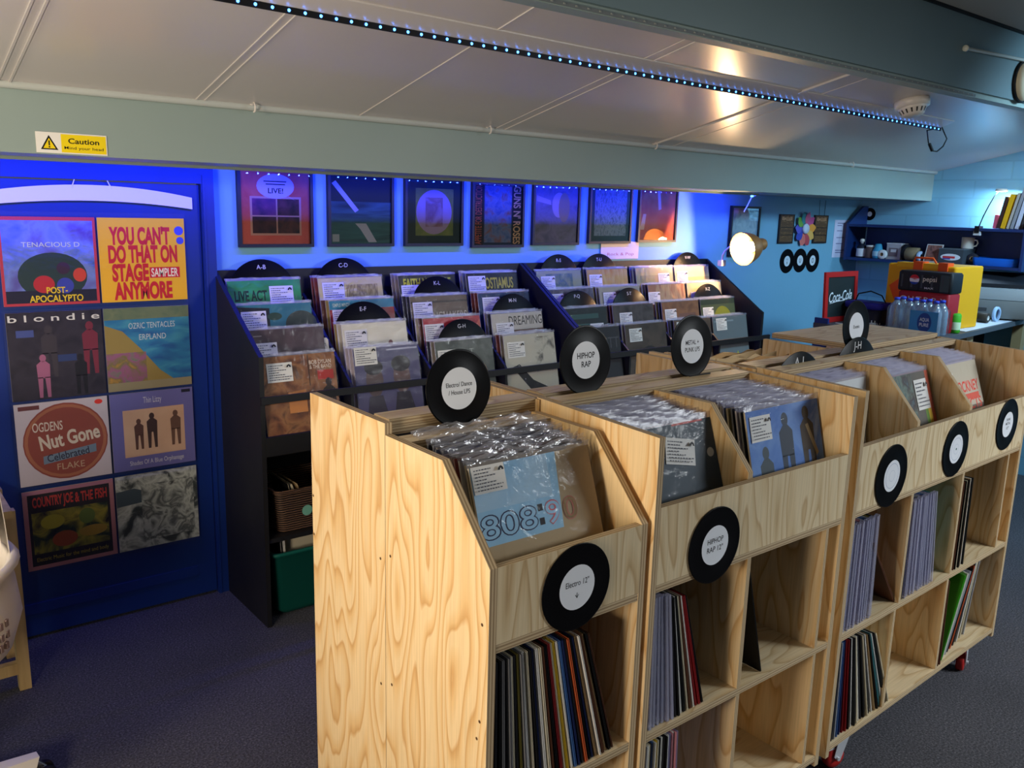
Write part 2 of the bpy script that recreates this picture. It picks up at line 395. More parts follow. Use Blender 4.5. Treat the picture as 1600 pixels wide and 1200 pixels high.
# ------------------------------------------------------------------ printed surfaces
PH = [0]
def art(items, w, h, t=0.004, side=(205, 200, 190), mb=None, oy=0.0, cx=0.0, z0=0.0):
    """a card w x h, printed face towards -Y, bottom edge on z0. items are laid one over the other"""
    mb = mb or MB()
    X = lambda u: cx - w / 2 + u * w
    Z = lambda v: z0 + v * h
    y = oy; lay = 0
    back = oy + t
    mb.face([(X(0), back, Z(0)), (X(0), back, Z(1)), (X(1), back, Z(1)), (X(1), back, Z(0))], side)
    for a, b in (((0, 0), (1, 0)), ((1, 0), (1, 1)), ((1, 1), (0, 1)), ((0, 1), (0, 0))):
        mb.face([(X(a[0]), y, Z(a[1])), (X(a[0]), back, Z(a[1])), (X(b[0]), back, Z(b[1])), (X(b[0]), y, Z(b[1]))], side)
    for it in items:
        k = it[0]; yy = y - 0.00012 * lay; lay += 1
        if k == 'bg':
            mb.face([(X(0), yy, Z(0)), (X(1), yy, Z(0)), (X(1), yy, Z(1)), (X(0), yy, Z(1))], it[1])
        elif k == 'photo':      # photo, x0,y0,x1,y1, inks, scale
            PH[0] += 1; nm = 'print_%d' % PH[0]
            make_photo(nm, it[5], it[6] if len(it) > 6 else 3.0, PH[0], it[7] if len(it) > 7 else (1, 1))
            x0, y0, x1, y1 = it[1:5]
            mb.face([(X(x0), yy, Z(y0)), (X(x1), yy, Z(y0)), (X(x1), yy, Z(y1)), (X(x0), yy, Z(y1))], nm, [(x0, y0), (x1, y0), (x1, y1), (x0, y1)])
        elif k == 'rect':
            x0, y0, x1, y1, c = it[1:6]
            mb.face([(X(x0), yy, Z(y0)), (X(x1), yy, Z(y0)), (X(x1), yy, Z(y1)), (X(x0), yy, Z(y1))], c)
        elif k == 'poly':
            mb.face([(X(a), yy, Z(b)) for a, b in it[1]], it[2])
        elif k == 'ell':
            mb.disc_y(X(it[1]), yy, Z(it[2]), 0, it[3] * w, it[5], 28, it[4] * h / (it[3] * w))
        elif k == 'ring':
            mb.disc_y(X(it[1]), yy, Z(it[2]), it[3] * w, it[4] * w, it[5], 28)
        elif k == 'text':       # text, s, x, y, height, colour, width, bold, rot
            mb.text_y(it[1], X(it[2]), yy, Z(it[3]), it[4] * h, it[5], it[6] * w if len(it) > 6 and it[6] else None, it[7] if len(it) > 7 else 0.0, it[8] if len(it) > 8 else 0.0)
        elif k == 'otext':      # hollow lettering: text, s, x, y, height, ink, fill, width
            mb.text_y(it[1], X(it[2]), yy, Z(it[3]), it[4] * h, it[5], it[7] * w, 0.035)
            mb.text_y(it[1], X(it[2]), yy - 0.00012, Z(it[3]), it[4] * h, it[6], it[7] * w * 0.965, 0.0); lay += 1
        elif k == 'fig':        # a plain standing silhouette: x, foot y, height, colour
            x, y0, hh, c = it[1:5]
            mb.disc_y(X(x), yy, Z(y0 + hh * 0.91), 0, 0.07 * hh * w, c, 14, 1.25)
            mb.face([(X(x - .13 * hh), yy, Z(y0 + .45 * hh)), (X(x + .13 * hh), yy, Z(y0 + .45 * hh)), (X(x + .14 * hh), yy, Z(y0 + .76 * hh)), (X(x + .05 * hh), yy, Z(y0 + .84 * hh)), (X(x - .05 * hh), yy, Z(y0 + .84 * hh)), (X(x - .14 * hh), yy, Z(y0 + .76 * hh))], c)
            for s in (-1, 1):
                mb.face([(X(x + s * .02 * hh), yy, Z(y0 + .47 * hh)), (X(x + s * .05 * hh), yy, Z(y0)), (X(x + s * .12 * hh), yy, Z(y0)), (X(x + s * .13 * hh), yy, Z(y0 + .47 * hh))][::-s], c)
    return mb

CARD = {}
def price_card(parent, w, h, u, v, y=-0.0022, rot=0.0, size=(0.088, 0.066), tint=(222, 222, 220)):
    """handwritten white price card taped on a cover; centre at (u, v) of the cover"""
    key = (size, tint)
    if key not in CARD:
        m = MB(); it = [('bg', tint)]
        random.seed(len(CARD) + 3)
        yv = 0.86
        for k, L in enumerate((0.52, 0.40, 0.62, 0.34, 0.58, 0.80, 0.72)):
            xx = 0.07
            while xx < 0.07 + L:
                l = random.uniform(0.03, 0.09); it.append(('rect', xx, yv - 0.018, min(xx + l, 0.93), yv + 0.022, (74, 78, 92))); xx += l + 0.025
            yv -= 0.122
        it += [('poly', [(0.74, 0.74), (0.93, 0.74), (0.91, 0.84), (0.85, 0.90), (0.78, 0.85)], INK), ('ell', 0.84, 0.77, 0.02, 0.03, tint)]
        art(it, size[0], size[1], 0.0004, tint, m)
        pc = m.build('price_card'); CARD[key] = pc.data; bpy.data.objects.remove(pc)
    o = bpy.data.objects.new('price_card', CARD[key]); COL.objects.link(o); o.parent = parent
    o.location = ((u - 0.5) * w - 0, y, v * h - size[1] / 2); o.rotation_euler = (0, rot, 0)
    return o

# ------------------------------------------------------------------ the room
WY, WX = 3.494, 6.10          # back wall, end wall
SL = math.tan(math.radians(12.655))
def cz(y): return 1.975 + (2.98 - y) * SL
m = MB(); m.box((-3.5, -2.5, -0.06), (WX + .1, WY + .1, 0), 'grey_carpet'); structure('floor', m, 'dark grey flecked carpet floor', 'floor')
m = MB(); m.box((1.232, WY, 0), (WX + .1, WY + .1, 2.05), 'teal_wall_paint'); m.box((-3.5, WY, 1.792), (1.232, WY + .1, 2.05), 'teal_wall_paint'); m.box((-3.5, WY, 0), (0.27, WY + .1, 1.792), 'teal_wall_paint')
structure('wall_back', m, 'pale teal painted back wall behind the black record racks', 'wall')
m = MB(); m.box((WX, -2.5, 0), (WX + .1, WY, 2.6), 'painted_block_wall'); structure('wall_right', m, 'pale teal painted block end wall above the counter', 'wall')
m = MB()
y0, y1 = 1.90, 3.0
m.mesh([(-3.5, y0, cz(y0)), (WX, y0, cz(y0)), (WX, y1, cz(y1)), (-3.5, y1, cz(y1)), (-3.5, y0, cz(y0) + .03), (WX, y0, cz(y0) + .03), (WX, y1, cz(y1) + .03), (-3.5, y1, cz(y1) + .03)],
       [(0, 3, 2, 1), (4, 5, 6, 7), (0, 1, 5, 4), (1, 2, 6, 5), (2, 3, 7, 6), (3, 0, 4, 7)], 'ceiling_sheet')
structure('ceiling', m, 'sloping glossy grey ceiling sheet above the racks', 'ceiling')
m = MB(); m.box((-3.5, -2.5, 2.515), (WX, 1.85, 2.56), 'upper_ceiling'); structure('ceiling_upper', m, 'flat dull grey upper ceiling beyond the high beam', 'ceiling')
m = MB(); m.box((-3.5, 2.98, 1.779), (WX, 3.25, 1.975), 'beam_paint'); m.box((4.6, 3.25, 1.779), (WX, WY - .0005, 1.80), 'beam_paint'); structure('trim_1', m, 'low grey green boxed beam above the posters', 'beam')
m = MB(); m.tube([(-3.5, 2.972, 1.972), (WX, 2.972, 1.972)], 0.013, 'trim_paint', 10); structure('trim_2', m, 'thin rounded strip along the top of the low beam', 'trim')
m = MB(); m.box((-3.5, 1.85, 2.215), (WX, 1.93, 2.515), 'high_beam_paint'); structure('trim_3', m, 'high grey teal beam face under the flat upper ceiling', 'beam')
m = MB(); m.box((-3.5, 1.865, 2.193), (WX, 1.925, 2.215), 'beam_paint'); structure('trim_4', m, 'narrow ledge strip under the high beam', 'trim')
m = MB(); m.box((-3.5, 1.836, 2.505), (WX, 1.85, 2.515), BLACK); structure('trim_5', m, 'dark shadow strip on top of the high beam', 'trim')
def slope_strip(x, w, t, ya, yb, mat):
    s = MB(); V = []
    for yy in (ya, yb):
        for xx in (x - w / 2, x + w / 2):
            V += [(xx, yy, cz(yy)), (xx, yy, cz(yy) - t)]
    s.mesh(V, [(1, 3, 7, 5), (0, 1, 5, 4), (2, 6, 7, 3), (0, 2, 3, 1), (4, 5, 7, 6)], mat); return s
n = 6
for x, w, t in ((0.445, .006, .004), (0.475, .006, .004), (1.012, .006, .003), (1.04, .004, .003), (1.615, .005, .003), (2.30, .005, .003), (3.22, .016, .008), (3.36, .004, .002), (2.25, .004, .002)):
    structure('trim_%d' % n, slope_strip(x, w, t, 1.94, 2.965, 'ceiling_sheet'), ('thick' if w > .01 else 'thin') + ' strip on a ceiling seam, %s along from the door end' % nth(1 + [.445, .475, 1.012, 1.04, 1.615, 2.25, 2.30, 3.22, 3.36].index(x)), 'trim'); n += 1
# batten that carries the blue tape
def ty(x): return 2.172 + .0215 * (x - .9)
m = MB(); V = []
for xx in (-1.0, 4.62):
    for (dy, dz) in ((-.065, 0.0), (0.004, 0.0), (0.004, -0.016), (-.065, -0.004)): V.append((xx, ty(xx) + dy, cz(ty(xx) + dy) + dz))
m.mesh(V, [(0, 1, 2, 3), (4, 7, 6, 5), (3, 2, 6, 7), (1, 5, 6, 2), (0, 3, 7, 4)], 'ceiling_sheet')
structure('trim_%d' % n, m, 'flat grey batten carrying the blue light tape', 'trim')

# door with casing
m = MB(); m.box((0.33, 3.462, 0.012), (1.176, 3.50, 1.712), 'blue_door_paint'); 
m.box((0.40, 3.459, 0.10), (1.10, 3.463, 0.14), 'blue_door_paint')
d = structure('door_1', m, 'dark blue flush door behind the hanging record display', 'door')
m = MB()
m.box((1.180, 3.445, 0), (1.229, 3.50, 1.788), 'blue_door_paint'); m.box((0.27, 3.445, 0), (0.326, 3.50, 1.788), 'blue_door_paint'); m.box((0.326, 3.445, 1.716), (1.18, 3.50, 1.788), 'blue_door_paint')
m.box((1.184, 3.441, 0), (1.192, 3.446, 1.75), 'blue_door_paint')
structure('trim_30', m, 'dark blue door casing beside the black rack', 'trim')

# caution sign on the beam
m = MB()
Y = (244, 216, 20)
art([('bg', (238, 236, 226)), ('poly', [(0.06, 0.16), (0.30, 0.16), (0.18, 0.86)], BLACK), ('poly', [(0.095, 0.22), (0.265, 0.22), (0.18, 0.72)], Y), ('rect', 0.170, 0.36, 0.190, 0.60, BLACK), ('ell', 0.18, 0.29, 0.012, 0.04, BLACK),
     ('rect', 0.345, 0.06, 0.985, 0.94, Y), ('text', 'Caution', 0.665, 0.63, 0.25, BLACK, 0.44, 0.02), ('text', 'Mind your head', 0.665, 0.27, 0.14, BLACK, 0.56, 0.005)], 0.199, 0.061, 0.003, (225, 222, 210), m)
o = m.build('warning_sign'); o.location = (0.632, 2.9765, 1.783); tag(o, 'white and yellow caution sign with warning triangle on the beam', 'sign')

# cup hooks along the top of the beam
for i, x in enumerate((1.2, 2.205, 3.21, 4.975)):
    m = MB(); m.tube([(0, 0.0, 0.012), (0, -.022, 0.012), (0, -.03, 0.0), (0, -.026, -.016), (0, -.016, -.018)], 0.0035, 'white_plastic', 6)
    m.lathe([(0.0, 0), (0.009, 0), (0.009, 0.004), (0, 0.004)], 'white_plastic', 10, Matrix.Translation((0, -0.0, 0.012)) @ Matrix.Rotation(PI / 2, 4, 'X'))
    o = m.build('cup_hook'); o.location = (x, 2.960, 1.972)
    tag(o, 'small white cup hook on the beam edge, %s from the door' % nth(i + 1), 'hook')

# blue light tape on the batten
t = thing('led_strip', 'lit blue light tape running along the ceiling batten', 'light strip', (1.8, 2.266, cz(2.27) - .024))
W = world(t)
m = MB(); 
m.mesh([(x, ty(x) + dy, cz(ty(x)) + dz) for x in (-1.0, 4.62) for dy in (0, .004) for dz in (-.0325, -.0165)], [(0, 1, 3, 2), (4, 6, 7, 5), (0, 4, 5, 1), (2, 3, 7, 6), (1, 5, 7, 3), (0, 2, 6, 4)], BLACK); m.build('tape', t, W)
m = MB(); m.lathe([(0.0, .003), (0.0035, .0022), (0.0042, 0.0), (0.0042, -.001)], 'led_blue', 8)
proto = m.build('led', t)
k = 0
x = 0.72
while x < 4.60:
    o = proto if k == 0 else proto.copy()
    if k: COL.objects.link(o)
    o.location = W @ Vector((x, ty(x), cz(ty(x)) - .0245)); o.rotation_euler = (PI / 2, 0, 0); x += 0.0445; k += 1
m = MB(); P = [(4.60, 2.256, 2.118), (4.49, 2.26, 2.10), (4.50, 2.25, 2.04), (4.53, 2.24, 2.0), (4.58, 2.24, 2.0), (4.64, 2.24, 2.03), (4.67, 2.24, 2.07), (4.63, 2.24, 2.10), (4.62, 2.25, 2.128)]
m.tube(P, 0.0035, BLACK, 6); m.tube([(4.508, 2.249, 2.035), (4.53, 2.24, 2.0)], 0.008, BLACK, 8)
o = m.build('power_lead', t, W)
# second tape, on the back of the beam, lights the posters
t2 = thing('led_strip', 'hidden blue light tape washing the poster wall behind the low beam', 'light strip', (2.3, 3.262, 1.785))
W = world(t2)
m = MB(); m.box((0.1, 3.2505, 1.768), (4.49, 3.2545, 1.786), 'beam_paint'); m.build('tape', t2, W)
m = MB(); x = 0.12
while x < 4.48: m.box((x, 3.2547, 1.771), (x + .005, 3.2565, 1.777), 'led_blue'); x += 0.048
o = m.build('led_row', t2, W); o['kind'] = 'stuff'
m = MB(); m.tube([(4.47, 3.256, 1.775), (4.50, 3.28, 1.770), (4.49, 3.30, 1.762), (4.455, 3.30, 1.71), (4.42, 3.30, 1.668)], 0.004, 'white_plastic', 6)
m.lathe([(0, 0), (.009, .004), (.009, .012), (0, .014)], 'led_blue', 8, Matrix.Translation((4.49, 3.30, 1.757)))
m.build('tail', t2, W)
# unlit clear tape under the high beam
m = MB(); m.box((1.3, 1.862, 2.196), (4.1, 1.8645, 2.206), (120, 128, 130))
x = 1.32
while x < 4.08: m.box((x, 1.8595, 2.199), (x + .007, 1.862, 2.203), (150, 156, 152)); x += .045
o = m.build('led_strip_unlit'); tag(o, 'unlit clear light tape with pale dots under the high beam', 'light strip')

# smoke detector on the slope
R = Matrix.Rotation(-math.atan(SL), 4, 'X')
t = thing('smoke_detector', 'round white smoke detector on the sloping ceiling', 'smoke detector', (3.93, 2.065, cz(2.065)), (-math.atan(SL), 0, 0))
m = MB(); m.lathe([(0.0, 0.0), (.074, 0.0), (.076, -.014), (.073, -.034), (0, -.034)], 'white_plastic', 32); m.build('base', t)
m = MB(); m.lathe([(0.062, -.034), (.060, -.042), (.046, -.066), (0.036, -.071), (0, -.071)], 'white_plastic', 32)
for k in range(16):
    a = 2 * PI * k / 16; c, s = math.cos(a), math.sin(a)
    m.face([(c * .0600 - s * .004, s * .0600 + c * .004, -.0440), (c * .0600 + s * .004, s * .0600 - c * .004, -.0440), (c * .0500 + s * .003, s * .0500 - c * .003, -.0612), (c * .0500 - s * .003, s * .0500 + c * .003, -.0612)], (60, 58, 60))
m.build('vent_head', t)
# pipe and fitting on the high beam
m = MB(); m.tube([(3.90, 1.838, 2.372), (4.3, 1.838, 2.388), (4.75, 1.838, 2.404)], 0.0075, 'trim_paint', 10); m.lathe([(0, 0), (.013, 0), (.013, .012), (0, .012)], 'trim_paint', 12, Matrix.Translation((3.895, 1.838, 2.372)) @ Matrix.Rotation(PI / 2, 4, 'Y'))
o = m.build('conduit_pipe'); tag(o, 'thin cream conduit pipe along the high beam face', 'pipe')
t = thing('alarm_bell', 'round cream fitting with dark rim on the high beam', 'bell', (4.515, 1.85, 2.30))
m = MB(); m.lathe([(0, 0), (.095, 0), (.095, .012), (.088, .014), (0, .014)], BLACK, 32, Matrix.Rotation(PI / 2, 4, 'X')); m.build('rim', t)
m = MB(); m.lathe([(.086, .010), (.084, .032), (.06, .044), (0, .05)], (214, 204, 176), 32, Matrix.Rotation(PI / 2, 4, 'X')); m.build('dome', t)

# ------------------------------------------------------------------ posters in frames
def frame(x, z, w, h, items, label, group=None):
    t = thing('picture_frame', label, 'picture frame', (x + w / 2, WY - 0.002, z), (0, 0, 0), group)
    b = 0.013; d = 0.020
    m = MB()
    for lo, hi in (((-w / 2, -d, 0), (-w / 2 + b, 0, h)), ((w / 2 - b, -d, 0), (w / 2, 0, h)), ((-w / 2 + b, -d, 0), (w / 2 - b, 0, b)), ((-w / 2 + b, -d, h - b), (w / 2 - b, 0, h))): m.box(lo, hi, 'black_paint')
    m.build('frame_border', t)
    m = MB(); art(items, w - 2 * b, h - 2 * b, 0.003, (40, 40, 40), m, -0.010, 0, b); m.build('printed_cover', t)
    m = MB(); m.face([(-w / 2 + b, -.016, b), (w / 2 - b, -.016, b), (w / 2 - b, -.016, h - b), (-w / 2 + b, -.016, h - b)], 'frame_glass'); m.build('glass_pane', t)
    return t
fw = .330; fz = 1.468; fh = .322
frame(1.336, fz, fw, fh, [('bg', (226, 96, 84)), ('photo', 0, 0, 1, 1, [(214, 84, 76), (236, 128, 110)], 2), ('rect', .13, .12, .87, .66, (226, 170, 150)), ('photo', .16, .40, .50, .63, [(70, 40, 90), (150, 70, 120)], 5), ('photo', .52, .40, .84, .63, [(20, 20, 34), (120, 60, 70)], 5), ('photo', .16, .15, .50, .38, [(24, 22, 40), (96, 52, 60)], 5), ('photo', .52, .15, .84, .38, [(24, 22, 40), (120, 66, 60)], 5),
    ('poly', [(.70, .66), (.80, .60), (.62, .70)], (220, 200, 230)), ('ell', .50, .80, .27, .17, (220, 200, 230)), ('text', 'LIVE!', .50, .74, .07, INK, .22, .02), ('rect', .33, .86, .66, .875, INK), ('rect', .36, .82, .64, .835, INK)], 'framed coral cover with a pale speech bubble and four photos')
frame(1.736, fz, fw, fh, [('bg', (24, 46, 50)), ('photo', 0, 0, 1, .62, [(30, 60, 62), (70, 120, 116), (36, 70, 70)], 2, (.3, 3)), ('poly', [(.03, .88), (.09, .92), (.46, .50), (.40, .46)], (214, 206, 200)), ('poly', [(.40, .30), (.58, .30), (.76, .02), (.62, .02), (.48, .22)], (206, 200, 206)), ('rect', .03, .03, .14, .14, (190, 190, 186))], 'framed dark teal cover crossed by one pale diagonal')
frame(2.125, fz, fw, fh, [('bg', (34, 52, 44)), ('photo', .16, .12, .86, .86, [(104, 118, 52), (150, 150, 70)], 5), ('ell', .50, .49, .33, .35, (186, 156, 176)), ('photo', .34, .26, .66, .72, [(186, 156, 176), (150, 108, 116), (190, 150, 150)], 4)], 'framed green cover with a pale oval in the middle')
frame(2.508, fz - .010, fw, fh, [('bg', (42, 50, 74)), ('photo', .22, .04, .78, .98, [(70, 92, 140), (120, 130, 160), (150, 90, 70)], 7), ('rect', 0, 0, .20, 1, (40, 24, 30)), ('text', 'APPETITE FOR DESTRUCTION', .10, .5, .13, (206, 96, 70), .95, .01, PI / 2), ('rect', .80, 0, 1, 1, (26, 22, 26)), ('text', "GUNS N' ROSES", .90, .5, .15, (226, 172, 120), .95, .02, -PI / 2)], 'framed cover with large lettering down both sides')
frame(2.896, fz, fw, fh, [('photo', 0, 0, 1, 1, [(96, 88, 110), (150, 130, 150), (110, 100, 96)], 2.5), ('ell', .56, .66, .16, .22, (206, 170, 176)), ('ell', .68, .62, .13, .26, (176, 142, 116)), ('poly', [(.05, .82), (.36, .74), (.38, .66), (.05, .72)], (200, 168, 172))], 'framed muted mauve cover with a pale oval and fair patch')
frame(3.298, fz + .006, fw, fh, [('bg', (70, 78, 76)), ('photo', .10, .10, .92, .94, [(90, 92, 96), (170, 165, 170), (104, 106, 108)], 11, (1.6, .8))], 'framed grey cover of a tangled woodland pattern')
frame(3.686, fz + .012, fw, fh, [('bg', (216, 84, 56)), ('photo', 0, 0, 1, 1, [(206, 70, 48), (232, 120, 84)], 2), ('poly', [(.46, .98), (.54, .98), (.60, .60), (.52, .58)], (240, 190, 160)), ('poly', [(.02, .2), (.14, .2), (.18, .5), (.10, .5)], (240, 180, 150))], 'framed orange red cover closest to the desk lamp')
frame(4.535, 1.388, .30, .318, [('bg', (120, 150, 180)), ('photo', .05, .05, .95, .95, [(86, 116, 150), (170, 190, 206), (110, 140, 170)], 3)], 'framed pale blue cover hung lower, behind the desk lamp')
# paper sign on the rack
m = MB(); art([('bg', (238, 214, 206)), ('text', 'Rock & Pop', .52, .26, .17, (190, 90, 100), .70, .0)], 0.305, 0.098, 0.001, (230, 214, 206), m)
o = m.build('paper_sign'); o.location = (3.56, 3.488, 1.386); tag(o, 'pinkish paper sign reading rock and pop above the rack', 'sign')

# ------------------------------------------------------------------ hanging display on the door
t = thing('hanging_record_display', 'clear hanging pocket sheet with white bar on the blue door', 'record display', (0.79, 3.455, 1.66))
W = world(t)
m = MB(); V = []
for i in range(17):
    u = i / 16; x = 0.43 + u * .715; zc = 1.640 + .030 * (1 - (2 * u - 1) ** 2) ; hh = .022 + .006 * (1 - (2 * u - 1) ** 2)
    for yy in (3.452, 3.456): V += [(x, yy, zc - hh), (x, yy, zc + hh)]
F = []
for i in range(16):
    a, b = 4 * i, 4 * i + 4
    F += [(a, b, b + 1, a + 1), (a + 3, b + 3, b + 2, a + 2), (a + 1, b + 1, b + 3, a + 3), (a, a + 2, b + 2, b)]
F += [(0, 1, 3, 2), (64, 66, 67, 65)]
m.mesh(V, F, 'white_plastic'); m.build('hanger_bar', t, W)
m = MB(); m.tube([(0.72, 3.453, 1.685), (0.735, 3.453, 1.728), (0.835, 3.453, 1.728), (0.855, 3.453, 1.685)], .0025, 'white_plastic', 6); m.build('wire_hook', t, W)
m = MB()
for c in range(2):
    for r, (a, b) in enumerate(((1.262, 1.60), (.914, 1.255), (.596, .918), (.262, .588))):
        x0 = .466 + c * .322
        m.face([(x0, 3.4475, a), (x0 + .322, 3.4475, a), (x0 + .322, 3.4475, b), (x0, 3.4475, b)], 'clear_film')
m.build('clear_pockets', t, W)
DOOR = [
 (0, 1.269, [('bg', (196, 60, 74)), ('photo', .03, .04, .97, .96, [(70, 100, 190), (120, 140, 220), (90, 70, 160)], 2.5), ('ell', .52, .33, .36, .27, (40, 62, 58)), ('rect', .03, .03, .97, .17, (30, 30, 50)), ('ell', .42, .24, .11, .10, (190, 44, 50)), ('ell', .64, .22, .09, .09, (60, 70, 180)), ('ell', .80, .34, .07, .08, (206, 70, 50)), ('ell', .63, .42, .07, .07, (60, 34, 60)), ('text', 'TENACIOUS D', .52, .69, .055, (214, 220, 190), .60, 0.0), ('text', 'POST-', .55, .17, .07, (240, 206, 40), .22, .02), ('text', 'APOCALYPTO', .54, .075, .075, (240, 206, 40), .56, .02)], 'red bordered cover with yellow lettering, top row of the door display'),
 (1, 1.269, [('bg', (240, 186, 36)), ('text', "YOU CAN'T", .47, .79, .19, (204, 32, 44), .70, .05), ('text', 'DO THAT ON', .50, .57, .19, (204, 32, 44), .80, .05), ('text', 'STAGE', .34, .35, .19, (204, 32, 44), .42, .05), ('rect', .56, .28, .92, .41, (204, 32, 60)), ('text', 'SAMPLER', .74, .345, .10, (240, 236, 236), .32, .02), ('text', 'ANYMORE', .48, .13, .19, (204, 32, 44), .68, .05), ('ell', .93, .85, .055, .055, (70, 80, 190)), ('ell', .94, .73, .045, .045, (70, 80, 190))], 'yellow record cover with big red lettering on the door display'),
 (0, .926, [('photo', 0, 0, 1, 1, [(28, 26, 34), (52, 48, 60), (34, 32, 44)], 4), ('text', 'b l o n d i e', .5, .93, .075, (226, 224, 226), .96, .01), ('rect', .09, .72, .27, .80, (70, 84, 150)), ('fig', .42, .25, .60, (60, 54, 62)), ('fig', .86, .25, .62, (120, 40, 60)), ('fig', .74, .02, .48, (22, 22, 30)), ('fig', .34, .02, .50, (160, 96, 130)), ('rect', .50, .42, .70, .50, (44, 60, 110))], 'dark cover with small pale letters spaced across its top on the door'),
 (1, .926, [('photo', 0, 0, 1, 1, [(34, 84, 150), (44, 120, 170), (70, 150, 180)], 3, (1, 3)), ('poly', [(0, 0), (.9, 0), (.62, .22), (.40, .50), (.2, .72), (0, .8)], (150, 130, 70)), ('photo', 0, 0, .46, .46, [(190, 140, 60), (120, 110, 70), (150, 90, 130), (90, 130, 90)], 6), ('rect', 0, 0, 1, .10, (150, 140, 110)), ('text', 'OZRIC TENTACLES', .55, .78, .07, (190, 200, 210), .55, 0), ('text', 'ERPLAND', .55, .64, .07, (190, 200, 210), .32, 0), ('photo', 0, .86, 1, 1, [(90, 110, 90), (120, 130, 100)], 8)], 'blue seaside painted cover with golden rocks on the door'),
 (0, .605, [('bg', (206, 196, 206)), ('ell', .52, .50, .46, .47, (150, 76, 64)), ('ring', .52, .50, .41, .445, (176, 110, 80)), ('rect', .04, .92, .26, .97, (110, 60, 60)), ('text', 'OGDENS', .33, .70, .11, (226, 214, 200), .32, .01), ('text', 'Nut Gone', .56, .54, .17, (220, 206, 190), .66, .03, .12), ('poly', [(.26, .24), (.84, .32), (.84, .42), (.26, .34)], (120, 140, 160)), ('text', 'Celebrated', .53, .33, .09, (50, 50, 70), .46, .01, .10), ('text', 'FLAKE', .55, .19, .08, (200, 170, 140), .30, 0), ('ell', .90, .94, .045, .03, (226, 60, 50))], 'pale cover with a big round brown tobacco tin design on the door'),
 (1, .605, [('bg', (112, 110, 176)), ('rect', .14, .17, .88, .78, (216, 176, 150)), ('photo', .15, .18, .87, .77, [(206, 166, 140), (222, 190, 164)], 2), ('fig', .32, .26, .40, (96, 64, 54)), ('fig', .48, .26, .46, (70, 50, 46)), ('fig', .77, .26, .46, (110, 80, 66)), ('text', 'Thin Lizzy', .50, .88, .08, (206, 206, 226), .22, 0), ('text', 'Shades Of A Blue Orphanage', .52, .08, .06, (220, 220, 232), .66, 0), ('rect', .86, .94, .97, .98, (30, 30, 50))], 'lilac cover with a sepia photo of three figures on the door'),
 (0, .275, [('bg', (176, 120, 130)), ('rect', .05, .05, .95, .95, (36, 34, 40)), ('text', 'COUNTRY JOE', .32, .83, .12, (190, 60, 56), .44, .03), ('text', '& THE FISH', .74, .84, .12, (190, 60, 56), .36, .03), ('photo', .08, .20, .92, .72, [(30, 34, 38), (44, 60, 44), (150, 140, 50), (36, 36, 40)], 4), ('ell', .30, .58, .13, .09, (170, 160, 50)), ('ell', .68, .58, .09, .10, (90, 110, 50)), ('ell', .42, .34, .14, .10, (150, 74, 40)), ('ell', .74, .38, .16, .07, (160, 130, 50)), ('text', 'Electric Music for the mind and body', .5, .12, .05, (170, 150, 60), .80, 0)], 'mauve bordered dark cover with red lettering, lowest on the door display'),
 (1, .275, [('photo', 0, 0, 1, 1, [(40, 46, 48), (70, 78, 78), (200, 206, 200), (60, 66, 66)], 4), ('poly', [(0, .60), (.30, .62), (.36, .76), (.22, .82), (0, .80)], (70, 86, 96)), ('photo', .30, .10, .95, .85, [(52, 58, 58), (190, 196, 190), (90, 96, 96), (210, 214, 206)], 6), ('text', 'rage against the machine', .34, .93, .045, (190, 194, 190), .60, 0)], 'black and white grainy smoke photo cover, lowest by the rack side'),
]
for c, z, items, lab in DOOR:
    m = MB(); art(items, .313, .313 if z > 1.2 else (.320 if z > .9 else .310), .004, (190, 186, 180), m)
    o = m.build('record_cover'); o.location = ((.631, .952)[c], 3.450, z); tag(o, lab, 'record', 'covers in the hanging door display')
# ------------------------------------------------------------------ the record browser island
PT = 0.018
def caster(parent, x, y, ztop, ang=0.3):
    """swivel caster with a red wheel; plate at ztop, wheel on the floor"""
    M = Matrix.Translation((x, y, 0)) @ Matrix.Rotation(ang, 4, 'Z')
    r = 0.037
    c = MB(); c.box((-.034, -.03, ztop - .004), (.034, .03, ztop), 'zinc_plate'); c.lathe([(0, ztop - .004), (.020, ztop - .006), (.024, ztop - .018), (0, ztop - .018)], 'zinc_plate', 16)
    for s in (-1, 1):
        c.mesh([(-.018, s * .0175, ztop - .018), (.026, s * .0175, ztop - .018), (.040, s * .0175, r + .006), (.014, s * .0175, r - .012), (-.018, s * .020, ztop - .018), (.026, s * .020, ztop - .018), (.040, s * .020, r + .006), (.014, s * .020, r - .012)],
               [(0, 1, 2, 3), (7, 6, 5, 4), (0, 4, 5, 1), (1, 5, 6, 2), (2, 6, 7, 3), (3, 7, 4, 0)], 'zinc_plate')
    c.box((-.018, -.0175, ztop - .024), (.026, .0175, ztop - .018), 'zinc_plate')
    c.tube([(.026, -.026, r), (.026, .026, r)], .006, 'zinc_plate', 8)
    c.box((.034, -.014, r + .030), (.072, .014, r + .036), 'zinc_plate')
    o = c.build('caster', parent, M)
    w = MB(); w.lathe([(0, -.014), (.020, -.014), (.034, -.013), (r, -.008), (r, .008), (.034, .013), (.020, .014), (0, .014)], 'red_rubber', 24, Matrix.Translation((.026, 0, r)) @ Matrix.Rotation(PI / 2, 4, 'X'))
    w.build('caster_wheel', o, M)

def screws(mb, x, pts):
    for y, z in pts:
        for j in range(8):
            a, b = 2 * PI * j / 8, 2 * PI * (j + 1) / 8
            mb.face([(x, y, z), (x, y + .0035 * math.cos(b), z + .0035 * math.sin(b)), (x, y + .0035 * math.cos(a), z + .0035 * math.sin(a))], (84, 58, 36))

